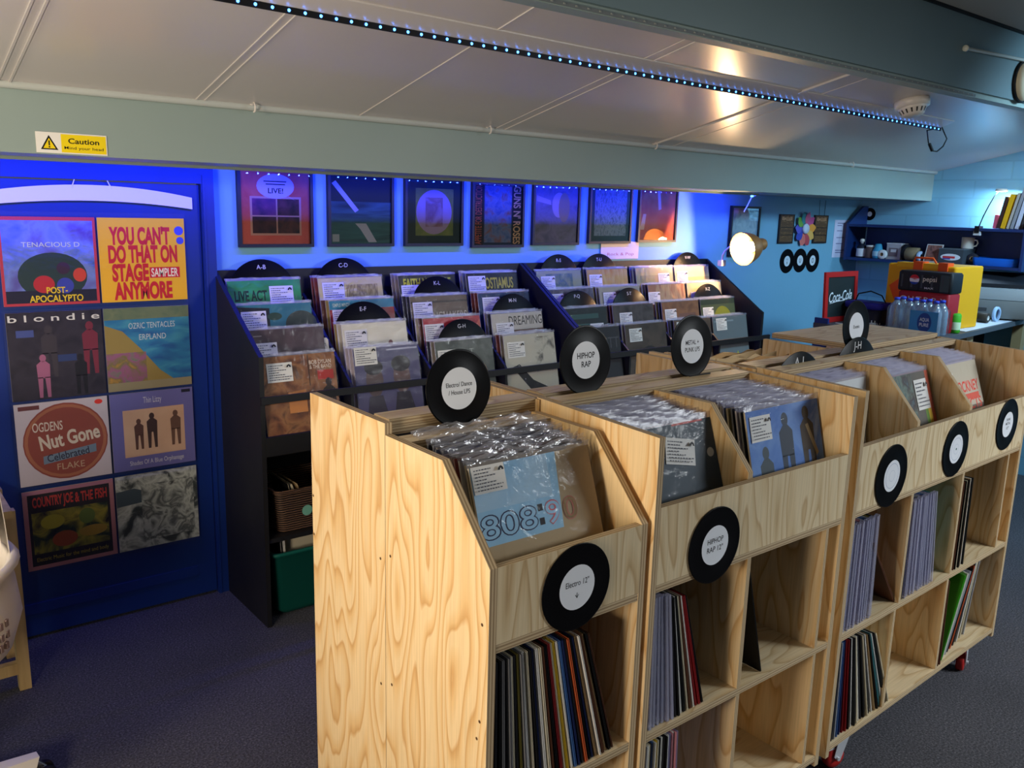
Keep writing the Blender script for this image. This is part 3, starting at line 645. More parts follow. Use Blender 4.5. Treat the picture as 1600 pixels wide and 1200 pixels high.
def unit(label, x0, x1, yf, yb, yk, zl, zt, zp, dividers, cub, zs, zb, left, right, loc, rz=0.0, ledge=None, inner=None, face='pine_plywood', lower=None, backtop=None):
    """browser: bins above, two rows of cubbies below. left/right: 'slant' or 'full' side profile"""
    t = thing('record_browser', label, 'record browser', loc, (0, 0, rz), 'plywood record browsers of the island')
    W = Matrix.Translation((-loc[0], -loc[1], -loc[2]))
    z0 = zb - .035
    prof = {'slant': [(yk, z0), (yf, z0), (yf, zl), (yb, zt), (yk, zt + .001)], 'full': [(yk, z0), (yf, z0), (yf, zt - .004), (yk, zt + .008)]}
    m = MB(); m.panel(x0, x0 + PT, prof[left], 'pine_plywood'); 
    if left == 'slant': screws(m, x0 - .0004, [(yk - .02, .92), (yk - .025, .62), (yf + .02, .90), (yf + .022, .70), (yf + .045, .57), (yf + .03, .66), (yf + .03, .35), (yk - .06, .33)])
    m.build('side_panel', t, W)
    m = MB(); m.panel(x1 - PT, x1, prof[right], 'pine_plywood'); m.build('side_panel', t, W)
    m = MB(); m.board((x0 + PT, yf, zp + PT), (x1 - PT, yf + PT, zl), 2, 'cool_lit_plywood'); m.build('front_panel', t, W)
    m = MB(); m.board((x0 + PT, yf + .001, zp), (x1 - PT, yk - PT, zp + PT), 0, 'cool_lit_plywood'); m.build('bin_floor', t, W)
    m = MB(); m.board((x0 + PT, yk - PT, zb - .01), (x1 - PT, yk, backtop or zt - .02), 2, 'cool_lit_plywood'); m.build('back_panel', t, W)
    if ledge:
        m = MB(); m.board((x0 + PT + .001, ledge[0], ledge[1] - .018), (x1 - PT - .001, ledge[2], ledge[1]), 0, 'cool_lit_plywood'); m.build('top_ledge', t, W)
    for xd in dividers:
        m = MB(); m.panel(xd - PT / 2, xd + PT / 2, [(yk - PT - .001, zp + PT), (yf + PT + .001, zp + PT), (yf + PT + .001, zl + .015), (yb, zt), (yk - PT - .001, zt)]); m.build('bin_divider', t, W)
    for z, nm in ((zs, 'shelf'), (zb, 'bottom_shelf')):
        m = MB(); m.board((x0 + PT, yf + .001, z - PT), (x1 - PT, yk - PT - .001, z), 0, 'cool_lit_plywood'); m.build(nm, t, W)
    for xd, lo, hi in [(c, zs, zp) for c in cub] + [(c, zb, zs - PT) for c in (lower if lower is not None else cub)]:
        m = MB(); m.board((xd - .007, yf + .002, lo), (xd + .007, yk - PT - .001, hi), 2, 'pine_plywood'); m.build('cubby_divider', t, W)
    if inner:
        for lo, hi in (((zs, zp), (zb, zs - PT)) if lower is None else ((zs, zp),)):
            m = MB(); m.board((inner - .012, yf + .002, lo), (inner, yk - PT - .001, hi), 2, 'pine_plywood'); m.build('inner_panel', t, W)
    for xx, af in ((x0 + .165, 2.9), (x1 - .175, .25)):
        for yy, an in ((yf + .042, af), (yk - .07, 2.0)):
            caster(t, xx - loc[0], yy - loc[1], zb - PT - .0005, an)
    return t

UA = unit('narrow one-bin plywood record browser at the near end of the island', .881, 1.297, 1.148, 1.306, 1.519, 1.015, 1.182, .844, [], [], .507, .155, 'slant', 'slant', (1.09, 1.33, 0), 0, (1.448, 1.182, 1.500))
UB = unit('two-bin plywood record browser in the middle of the island', 1.310, 2.074, 1.142, 1.287, 1.537, 1.044, 1.203, .850, [1.661], [1.661], .507, .155, 'full', 'full', (1.69, 1.33, 0), 0, (1.470, 1.211, 1.5195), 2.004)
CL, CR = (2.149, 1.02, 0), .033
UC = unit('three-bin plywood record browser at the far end of the island', 2.131, 3.340, 1.151, 1.294, 1.490, 1.048, 1.208, .845, [2.515, 2.887], [2.495, 2.856], .493, .145, 'full', 'full', CL, CR, (1.42, 1.215, 1.4715), 3.240, 'cool_lit_plywood', [2.472, 2.845])
CM = Matrix.Translation(CL) @ Matrix.Rotation(CR, 4, 'Z') @ Matrix.Translation((-CL[0], -CL[1], 0))   # unit C plan -> world

# rear row, backs against the front row
def rear(label, x0, x1, y0, y1, zt, divs, plank, loc, rz=0.0, lid=None):
    t = thing('rear_record_browser', label, 'record browser', loc, (0, 0, rz), 'plywood record browsers of the island')
    W = Matrix.Translation((-loc[0], -loc[1], 0))
    for a in (x0, x1 - PT):
        m = MB(); m.panel(a, a + PT, [(y1, .12), (y0, .12), (y0, zt), (y1, zt)], 'pine_plywood' if a == x0 else 'pine_plywood')
        if a == x0 and x0 < 1: screws(m, a - .0004, [(y0 + .02, .90), (y0 + .02, .60), (y1 - .006, .95), (y1 - .006, .85)])
        m.build('side_panel', t, W)
    for d in divs:
        m = MB(); m.panel(d - PT / 2, d + PT / 2, [(y1, .86), (y0 + PT + .001, .86), (y0 + PT + .001, zt - .03), (y0 + .10, zt), (y1, zt)]); m.build('bin_divider', t, W)
    m = MB(); m.board((x0 + PT, y0, .13), (x1 - PT, y0 + PT, zt - .04), 2, 'cool_lit_plywood'); m.build('back_panel', t, W)
    m = MB(); m.board((x0 + PT, y0 + PT, .842), (x1 - PT, y1 - .002, .86), 0, 'cool_lit_plywood'); m.build('bin_floor', t, W)
    m = MB(); m.board((x0 + PT, y1 - PT, .862), (x1 - PT, y1, 1.03), 0, 'cool_lit_plywood'); m.build('front_panel', t, W)
    m = MB(); m.board((x0 + PT, y0 + PT, .137), (x1 - PT, y1 - .002, .155), 0, 'cool_lit_plywood'); m.build('bottom_shelf', t, W)
    for a, b in plank:
        for k in range(2):
            m = MB(); m.board((a, y0 + .014, zt + .004 - .018 * (k + 1)), (b, y0 + .078, zt + .004 - .018 * k - .0005), 0, 'cool_lit_plywood'); m.build('top_plank', t, W)
    if lid:
        m = MB(); m.board((lid[0], y0 + .004, zt + .0005), (lid[1], y1, zt + .0185), 0, 'cool_lit_plywood'); m.build('lid_board', t, W)
    for xx in (x0 + .12, x1 - .12):
        for yy in (y0 + .07, y1 - .08): caster(t, xx - loc[0], yy - loc[1], .1365, 2.5)
    return t
RA = rear('tall rear plywood browser with warm lit side panel behind the one-bin browser', .881, 1.322, 1.521, 1.875, 1.208, [], [(.90, 1.303)], (1.1, 1.7, 0))
RB = rear('rear plywood browser behind the two-bin browser', 1.326, 2.10, 1.540, 1.885, 1.208, [2.033], [(1.345, 2.08)], (1.7, 1.71, 0))
RC = rear('rear plywood browser with flat lid behind the three-bin browser', 2.131, 3.335, 1.492, 1.840, 1.210, [2.70], [(2.150, 2.74)], CL, CR, (2.745, 3.335))

# ------------------------------------------------------------------ records
SN = [0]
def spine_mesh(c, th, edge, h=.313):
    """sleeve standing in a cubby: spine/opening towards -Y, two boards and the disc between them. centred on x, foot at z=0, front at y=0"""
    m = MB(); b = th * .30
    for s in (-1, 1):
        a, d = (-th / 2, -th / 2 + b) if s < 0 else (th / 2 - b, th / 2)
        m.box((a, 0, 0), (d, .312, h), c)
    m.box((-th / 2 + b, .0025, .001), (th / 2 - b, .311, h - .001), edge)
    return m
SM = {}
NAMES = {'black': (16, 16, 18), 'charcoal': (44, 44, 48), 'grey': (112, 112, 114), 'cream': (206, 196, 170), 'white': (218, 216, 210), 'brown': (92, 56, 38), 'red': (136, 26, 30), 'navy': (28, 40, 84), 'blue': (62, 98, 152), 'yellow': (206, 170, 44), 'orange': (196, 92, 50), 'teal': (50, 110, 116), 'pink': (190, 130, 140), 'green': (52, 150, 24), 'lilac': (134, 128, 160), 'olive': (110, 100, 44), 'silver': (160, 164, 172), 'tan': (150, 122, 84)}
EDG = [(200, 196, 186), (24, 24, 26), (200, 196, 186), (70, 66, 62)]
def cubby(seq, x, y, z, place, M=None, lean=(0, 0), gap=.0012, n0=1, h=.313):
    """seq: list of colour names; leaning from lean[0] to lean[1] degrees, tops towards -X (positive)"""
    n = len(seq); out = []
    for i, cn in enumerate(seq):
        film = cn.endswith('*'); cn2 = cn.rstrip('*')
        th = random.choice((.0035, .0045, .0055)) if not film else .0065
        a = math.radians(lean[0] + (lean[1] - lean[0]) * (i / max(1, n - 1)) ** 1.0)
        key = (cn2, th, i % 4, film)
        if key not in SM:
            o = spine_mesh(NAMES[cn2], th, EDG[i % 4]).build('vinyl_record'); SM[key] = o.data; bpy.data.objects.remove(o)
            if film and 'f' not in SM:
                f = MB(); f.box((-.0036, -.012, .0), (.0036, .0, .322), 'film_top'); o = f.build('plastic_sleeve'); SM['f'] = o.data; bpy.data.objects.remove(o)
        o = bpy.data.objects.new('vinyl_record', SM[key]); COL.objects.link(o)
        if film:
            q = bpy.data.objects.new('plastic_sleeve', SM['f']); COL.objects.link(q); q.parent = o
        th2 = th + (.002 if film else 0)
        x += th2 / 2 / math.cos(a)
        zz = z + abs(math.sin(a)) * th / 2 + .0006
        P = Vector((x, y + random.uniform(.000, .007) + (.012 if film else 0), zz)); rz = 0
        if M is not None: P = M @ P; rz = CR
        o.location = P; o.rotation_euler = (0, -a, rz)
        x += th2 / 2 / math.cos(a) + gap
        tag(o, '%s%s record, %s from left, %s' % ('plastic-covered ' if film else '', cn2, nth(i + n0), place), 'record', 'records in the ' + place)
        out.append(o)
    return x
cubby('grey charcoal black grey charcoal grey cream charcoal olive grey white cream black navy white cream brown black red cream yellow white blue navy charcoal orange black navy tan white brown tan black brown'.split(), .9015, 1.152, .507, 'upper cubby under the electro disc', None, (.5, 17), .0058)
cubby('charcoal* silver* teal* lilac* lilac* silver* lilac* charcoal black white black cream brown white red red black'.split(), 1.3305, 1.148, .507, 'upper cubby under the hip-hop disc', None, (1, 17), .0064)
cubby('charcoal grey white cream charcoal blue white yellow cream black white charcoal black white lilac pink white pink lilac'.split(), 1.3305, 1.148, .155, 'low cubby of the two-bin browser', None, (0, 2.5), .0028)
cubby('yellow* lilac* silver* blue* silver* lilac* pink* silver* blue* silver* olive* charcoal*'.split(), 2.152, 1.156, .493, 'upper cubby under the plain-label disc', CM, (0, 3), .0075)
cubby('charcoal black silver* lilac* pink* silver* lilac* silver* silver* lilac* blue* silver* lilac* teal*'.split(), 2.505, 1.156, .493, 'upper cubby under the green-dot disc', CM, (1, 9), .0095)
cubby('white brown black cream black tan white black'.split(), 2.872, 1.155, .493, 'upper cubby under the far disc', CM, (0, 2), .009)
cubby('blue charcoal silver blue navy red red black white black cream white charcoal black cream black white tan black teal white black cream'.split(), 2.152, 1.156, .145, 'low cubby above the near red caster', CM, (0, 27), .0120)
cubby('black brown pink brown pink'.split(), 2.857, 1.156, .145, 'low cubby with the green record', CM, (0, 3), .003)
# green record turned slightly, with the loose bundle beside it
def loose(cn, x, y, z, a, rz, lab, h=.313, edge=(210, 206, 196), M=CM, th=.006):
    o = spine_mesh(NAMES[cn] if isinstance(cn, str) else cn, th, edge, h).build('vinyl_record')
    o.location = (M @ Vector((x, y, z))) if M is not None else (x, y, z); o.rotation_euler = (0, -math.radians(a), rz + (CR if M is not None else 0)); tag(o, lab, 'record'); return o
loose('green', 2.912, 1.165, .147, -12, -.30, 'bright green record leaning in the low far cubby')
for i, (cn, x, a, rz) in enumerate((('white', 2.938, -13, -.285), ('silver', 2.964, -14, -.26), ('black', 2.990, -15, -.23), ('orange', 3.022, -15, -.19), ('charcoal', 3.055, -14, -.15), ('white', 3.095, -13, -.10), ('cream', 3.135, -12, -.05), ('silver', 3.175, -12, 0))):
    loose(cn, x, 1.170 + .004 * i, .147, a, rz, 'slanting %s record, %s past the green one, low far cubby' % (cn, nth(i + 1)))
loose('brown', 2.487, 1.165, .4945, 38, .0, 'brown record leaning steeply on its corner against the cubby divider', .30)
o = loose('black', 1.770, 1.156, .5085, 16, 0, 'lone black record leaning in the upper cubby of the two-bin browser', .313, (40, 40, 40), None, .004)
m = MB(); art([('rect', .15, .52, .55, .72, (96, 98, 92)), ('rect', .10, .12, .82, .38, (120, 120, 114)), ('rect', .14, .15, .78, .35, (30, 30, 30))], .30, .30, .0004, (20, 20, 22), m)
q = m.build('back_print', o); q.rotation_euler = (0, 0, PI / 2); q.location = (.0026, .156, .005)

# records in the bins
def film_mesh(w, h, top, seed, amp=.4, mt='film_top'):
    rnd = random.Random(seed); m = MB(); n = 14
    m.face([(-w / 2, -.0012, .004), (w / 2, -.0012, .004), (w / 2, -.0012, h), (-w / 2, -.0012, h)], 'clear_film')
    a = [amp * rnd.uniform(-.0035, .0035) for _ in range(n + 1)]; b = [amp * rnd.uniform(-.004, .006) for _ in range(n + 1)]
    rows = []
    for k in range(5):
        v = k / 4
        rows.append([(-w / 2 + w * i / n, -.001 + a[i] * math.sin(v * PI * .8) + amp * .0045 * v * v * math.sin(i * 1.7 + seed), h + (top + b[i]) * v) for i in range(n + 1)])
    V = [p for r in rows for p in r]; F = []
    for k in range(4):
        for i in range(n):
            q = k * (n + 1) + i; F.append((q, q + 1, q + n + 2, q + n + 1))
    m.mesh(V, F, mt, True)
    return m
FILMS = []
for s in range(10):
    o = film_mesh(.324, .313, .013, s, .35 if s < 5 else 1.0, 'film_top' if s < 5 else 'film_crumpled').build('plastic_sleeve'); FILMS.append(o.data); bpy.data.objects.remove(o)
BC = {}
def plain_cover(c):
    if c not in BC:
        m = MB(); art([('bg', c)], .313, .313, .005, tuple(min(255, int(v * .5 + 90)) for v in c), m); o = m.build('vinyl_record'); BC[c] = o.data; bpy.data.objects.remove(o)
    return BC[c]
PAL = [(150, 140, 128), (60, 62, 76), (196, 190, 178), (96, 56, 48), (40, 40, 48), (170, 150, 96), (90, 100, 130), (190, 180, 190), (130, 60, 50), (206, 200, 190)]
def binfill(xc, yb0, yb1, yt0, yt1, z, n, place, M=None, front=None, frontlab='', card=None, crumple=False):
    for i in range(n):
        u = i / (n - 1); y = yb0 + (yb1 - yb0) * u; yt = yt0 + (yt1 - yt0) * u; a = math.asin(min(.9, (yt - y) / .313))
        x = xc + (random.uniform(-.006, .006) if i else 0)
        if i == 0 and front:
            m = MB(); art(front, .313, .313, .005, (196, 186, 166), m); o = m.build('vinyl_record')
        else:
            o = bpy.data.objects.new('vinyl_record', plain_cover(random.choice(PAL))); COL.objects.link(o)
        f = bpy.data.objects.new('plastic_sleeve', FILMS[i % 5 + (5 if crumple else 0)]); COL.objects.link(f); f.parent = o
        P = Vector((x, y, z + random.uniform(0, .004) + .001)); rz = 0
        if M is not None: P = M @ P; rz = CR
        o.location = P; o.rotation_euler = (-a, 0, rz)
        tag(o, frontlab if i == 0 else 'plastic-sleeved record, %s from the front, %s' % (nth(i + 1), place), 'record', 'records in ' + place)
        if i == 0 and card: price_card(o, .313, .313, *card)
binfill(1.089, 1.186, 1.478, 1.290, 1.500, .863, 19, 'the one-bin browser', None,
    [('bg', (196, 172, 132)), ('poly', [(0, .50), (.665, .50), (.70, 1), (0, 1)], (166, 214, 242)), ('photo', .0, .72, .62, 1, [(160, 208, 238), (190, 222, 242), (166, 214, 242)], 2), ('otext', '808', .235, .615, .145, (40, 44, 84), (172, 216, 242), .46), ('rect', .475, .64, .515, .685, (40, 36, 40)), ('rect', .475, .55, .515, .595, (40, 36, 40)), ('otext', '9', .595, .615, .145, (226, 110, 120), (172, 216, 242), .125), ('otext', '0', .745, .615, .145, (206, 130, 110), (186, 160, 118), .125)],
    'pale blue and tan record with hollow numerals 808:90', (.135, .915, -.0022, .0, (.080, .054)), True)
binfill(1.4945, 1.184, 1.490, 1.285, 1.512, .869, 22, 'the two-bin browser inner bin', None,
    [('bg', (58, 74, 86)), ('photo', 0, 0, 1, 1, [(52, 68, 80), (64, 80, 92)], 2), ('ell', .93, .735, .04, .036, (206, 206, 196)), ('rect', .55, .985, .9, 1, (200, 70, 60))], 'slate blue record with a tilted price card and pale dot', (.57, .79, -.0022, .20, (.100, .062)))
binfill(1.893, 1.169, 1.488, 1.246, 1.510, .869, 23, 'the two-bin browser outer bin', None,
    [('photo', 0, 0, 1, 1, [(40, 90, 170), (110, 150, 206), (70, 116, 190), (176, 196, 220)], 2.2), ('fig', .20, .08, .62, (70, 84, 92)), ('fig', .50, .28, .66, (52, 64, 80)), ('fig', .80, .28, .68, (66, 58, 50)), ('poly', [(.78, .80), (.82, .81), (.93, .55), (.90, .52)], (170, 150, 110))], 'blue sky record with three dark walking figures', (.17, .85, -.0022, .0, (.084, .064)))
binfill(2.330, 1.30, 1.44, 1.335, 1.455, .864, 16, 'the three-bin browser inner bin', CM,
    [('bg', (206, 210, 212)), ('rect', 0, 0, 1, .14, (150, 140, 124))], 'pale grey record at the front of the inner bin beside the two-bin browser')
binfill(2.700, 1.215, 1.44, 1.315, 1.458, .864, 20, 'the three-bin browser middle bin', CM,
    [('photo', 0, 0, .66, 1, [(60, 76, 84), (110, 130, 120), (70, 60, 60), (90, 120, 130)], 6), ('rect', .62, 0, 1, 1, (96, 92, 84)), ('rect', .80, 0, .86, .8, (110, 150, 60)), ('rect', .86, 0, .93, .8, (226, 190, 60)), ('rect', .93, 0, 1, 1, (206, 100, 70))], 'dark record with green, yellow and red stripes down its edge', (.78, .76, -.0022, 0, (.085, .100)))
binfill(3.085, 1.215, 1.44, 1.315, 1.458, .864, 20, 'the three-bin browser outer bin', CM,
    [('photo', 0, 0, 1, .55, [(150, 144, 130), (96, 90, 84)], 3), ('rect', 0, .5, 1, 1, (196, 188, 168)), ('text', 'COCKNEY', .64, .72, .12, (226, 70, 56), .62, .02), ('rect', .30, .575, .92, .635, (220, 96, 76)), ('text', 'REJECTS', .64, .50, .12, (220, 90, 70), .62, .02), ('rect', .30, .35, .92, .41, (216, 110, 90))], 'beige record with red block lettering in the far bin', (.22, .74, -.0022, -.08, (.092, .092)))
# kraft sleeves in the rear row, tops catching the lamp light
for i in range(12):
    m = MB(); cc = random.choice([(186, 140, 84), (196, 156, 104), (206, 176, 130), (170, 124, 76)])
    h = .318; n = 8; pts = [(-.157 + .314 * k / n, h + random.uniform(-.006, .014)) for k in range(n + 1)]
    V = []; 
    for yy in (0, .004): V += [(-.157, yy, 0), (.157, yy, 0)] + [(a, yy, b) for a, b in reversed(pts)]
    q = len(V) // 2
    m.mesh(V, [tuple(range(q)), tuple(reversed(range(q, 2 * q)))] + [(k, k + q, (k + 1) % q + q, (k + 1) % q) for k in range(q)], cc)
    o = m.build('kraft_record_sleeve'); g = i // 6
    x = (2.345, 2.50)[0] if g == 0 else 2.90
    if g == 1: continue
    P = CM @ Vector((x + random.uniform(-.05, .03), 1.55 + i * .040, .876)); o.location = P; o.rotation_euler = (random.uniform(-.06, .04), random.uniform(-.05, .05), CR + random.uniform(-.06, .06))
    tag(o, 'brown kraft sleeve with ragged top, %s behind the island top plank' % nth(i + 1), 'record sleeve', 'kraft sleeves in the rear row')
for o in [o for o in bpy.data.objects if o.name.startswith('kraft_record_sleeve') and 'label' not in o]: bpy.data.objects.remove(o)

# 7 inch discs used as signs
def sign_disc(loc, rot, lines, label, r=.0875, lab=.046, group=None, labcol=(226, 230, 236), extra=None, clip=None, name='sign_record'):
    t = thing(name, label, 'record sign', loc, rot, group)
    Rm = Matrix.Rotation(PI / 2, 4, 'X')
    m = MB(); m.lathe([(0.0, .0012), (lab, .0013), (lab + .002, .0009), (r - .004, .0009), (r - .001, .0013), (r, .0006), (r, -.0006), (r - .002, -.0013), (0, -.0013)], 'black_vinyl', 48, Rm)
    m.build('vinyl_disc', t)
    m = MB(); m.disc_y(0, -.0016, 0, 0, lab, labcol, 36)
    for s, z, h, w, b in lines: m.text_y(s, 0, -.0018, z, h, INK, w, b)
    if extra: extra(m)
    m.build('paper_label', t); return t
def arrow(m, z):
    m.face([(-.0008, -.0018, z + .009), (-.0008, -.0018, z), (.0008, -.0018, z), (.0008, -.0018, z + .009)], INK)
    m.face([(-.005, -.0018, z + .004), (0, -.0018, z - .003), (0, -.0018, z - .001), (-.004, -.0018, z + .005)], INK); m.face([(.005, -.0018, z + .004), (.004, -.0018, z + .005), (0, -.0018, z - .001), (0, -.0018, z - .003)], INK)
def swift(m):
    m.disc_y(.0, -.0018, .0, 0, .004, (40, 90, 80), 12)
def ring1(m):
    m.disc_y(0, -.0018, 0, .036, .0372, (150, 160, 190), 30); m.disc_y(0, -.0018, 0, .016, .0168, (170, 180, 200), 24)
g1 = 'record discs fixed on the browser fronts'
sign_disc((1.096, 1.1455, .926), (0, 0, 0), [('Electro 12"', .010, .012, .062, .004)], 'black disc on the front of the one-bin browser, electro twelve inch label', .091, .047, g1, extra=lambda m: arrow(m, -.020))
sign_disc((1.516, 1.1395, .918), (0, 0, 0), [('HIPHOP', .012, .0125, .056, .01), ('RAP 12"', -.008, .0125, .056, .01)], 'black disc on the two-bin browser front, hip-hop rap twelve inch label', .091, .047, g1)
P = CM @ Vector((2.330, 1.1485, .934)); sign_disc(P, (0, 0, CR), [], 'black disc with plain white label, first of three on the three-bin browser', .093, .047, g1, extra=ring1)
P = CM @ Vector((2.752, 1.1485, .944)); sign_disc(P, (0, 0, CR), [], 'black disc with green-dotted label, middle of three on the three-bin browser', .091, .047, g1, extra=lambda m: (ring1(m), swift(m)))
P = CM @ Vector((3.160, 1.1485, .965)); sign_disc(P, (0, 0, CR), [('PUNK', .018, .009, .034, .01), ('METAL', .004, .009, .040, .01), ('12"', -.012, .009, .02, .01)], 'black disc with lettered white label, furthest of three on the three-bin browser', .091, .045, g1)
g2 = 'record discs standing along the island top'
lean = -.10
sign_disc((1.070, 1.5225, 1.262), (lean, 0, .0), [('Electro/ Dance', .009, .010, .070, .006), ('/ House LPS', -.008, .010, .058, .006)], 'standing black disc sign, electro dance house label, on the island top', .0875, .047, g2)
sign_disc((1.466, 1.5365, 1.288), (lean, 0, .0), [('HIPHOP', .012, .0145, .060, .014), ('RAP', -.010, .0145, .032, .014)], 'standing black disc sign, hip-hop rap label, on the island top', .0875, .047, g2)
sign_disc((1.872, 1.5365, 1.291), (lean, 0, .0), [('METAL +', .011, .0125, .056, .010), ('PUNK LPS', -.009, .0125, .062, .010)], 'standing black disc sign, metal and punk label, on the island top', .0875, .048, g2)
P = CM @ Vector((2.690, 1.490, 1.298)); sign_disc(P, (-.08, 0, CR), [('Exotic', .0, .011, .040, .012)], 'standing black disc sign furthest along the island top, beside the water bottles', .0875, .047, g2)
def divider_disc(loc, rot, txt, label, h=.016, r=.150, group=None, hand=True, z=.118):
    m = MB(); m.lathe([(0.0, .001), (r - .002, .001), (r, 0), (r - .002, -.001), (0, -.001)], 'black_vinyl', 56, Matrix.Rotation(PI / 2, 4, 'X'))
    m.text_y(txt, 0, -.0014, z, h, (206, 206, 210), None, .004)
    o = m.build('divider_disc'); o.location = loc; o.rotation_euler = rot; tag(o, label, 'divider disc', group); return o
P = CM @ Vector((2.315, 1.462, 1.100)); divider_disc(P, (-.03, 0, CR), 'A-I', 'black divider disc chalked A-I in the island inner bin', .030, .150)
P = CM @ Vector((2.665, 1.462, 1.118)); divider_disc(P, (-.03, 0, CR), 'J-H', 'black divider disc chalked J-H in the island middle bin', .026, .150)
m = MB(); m.box((-.045, 0, 0), (.045, .0015, .335), BLACK); m.text_y('Punk', 0, -.0006, .315, .015, (220, 220, 222), None, .005)
o = m.build('divider_tab'); o.location = (1.885, 1.511, .880); tag(o, 'black divider tab chalked punk in the two-bin browser', 'divider tab')
# ------------------------------------------------------------------ black stepped racks on the back wall
RY = 3.03
TIER = [(3.352, 1.030), (3.250, .942), (3.142, .855), (3.045, .764)]
LEAN = math.radians(12)
def rack(label, x0, x1, cols, railz, railx1, loc):
    t = thing('record_rack', label, 'record rack', loc, (0, 0, 0), 'black stepped record racks')
    W = world(t)
    prof = [(3.492, 0), (RY, 0), (RY, 1.088), (3.06, 1.105), (3.475, 1.376), (3.492, 1.376)]
    for a in (x0, x1 - PT):
        m = MB(); m.panel(a, a + PT, prof, 'black_paint', 'black_paint'); m.build('side_panel', t, W)
    m = MB(); m.box((x0 + PT, 3.474, .05), (x1 - PT, 3.490, 1.376), 'black_paint'); m.build('back_panel', t, W)
    for k, (y, z) in enumerate(TIER):
        m = MB(); m.box((x0 + PT, y - .012, z - .016), (x1 - PT, min(3.473, y + .105), z - .002), 'black_paint'); m.box((x0 + PT, y - .012, z - .002), (x1 - PT, y - .004, z + .012), 'black_paint'); m.build('tier_shelf', t, W)
    for xa, xb in zip(cols[:-1], cols[1:]):
        xc = (xa + xb) / 2
        m = MB(); m.panel(xc - .006, xc + .006, [(3.473, .80), (RY + .004, .75), (RY + .004, .93), (3.05, .95), (3.473, 1.27)], 'black_paint', 'black_paint'); m.build('column_divider', t, W)
    m = MB(); m.box((x0 + .001, RY - .012, railz), (railx1, RY - .001, railz + .028), 'black_paint'); m.build('front_rail', t, W)
    m = MB(); m.box((x0 + PT, RY - .002, .700), (x1 - PT, RY + .012, .775), 'black_paint'); m.build('lower_lip', t, W)
    m = MB(); m.box((x0 + PT, RY + .01, .345), (x1 - PT, 3.473, .363), 'black_paint'); m.build('lower_shelf', t, W)
    return t
C1 = [1.412, 1.808, 2.208, 2.588]; C2 = [3.035, 3.392, 3.775, 4.108]
r1 = rack('black stepped record rack beside the blue door', 1.222, 2.830, C1, .908, 2.83, (2.03, 3.26, 0))
r2 = rack('black stepped record rack under the desk lamp', 2.836, 4.330, C2, .925, 4.392, (3.58, 3.26, 0))
m = MB(); m.box((4.335, RY - .015, .84), (4.395, RY + .05, .924), 'black_paint'); m.build('rail_bracket', r2, world(r2))

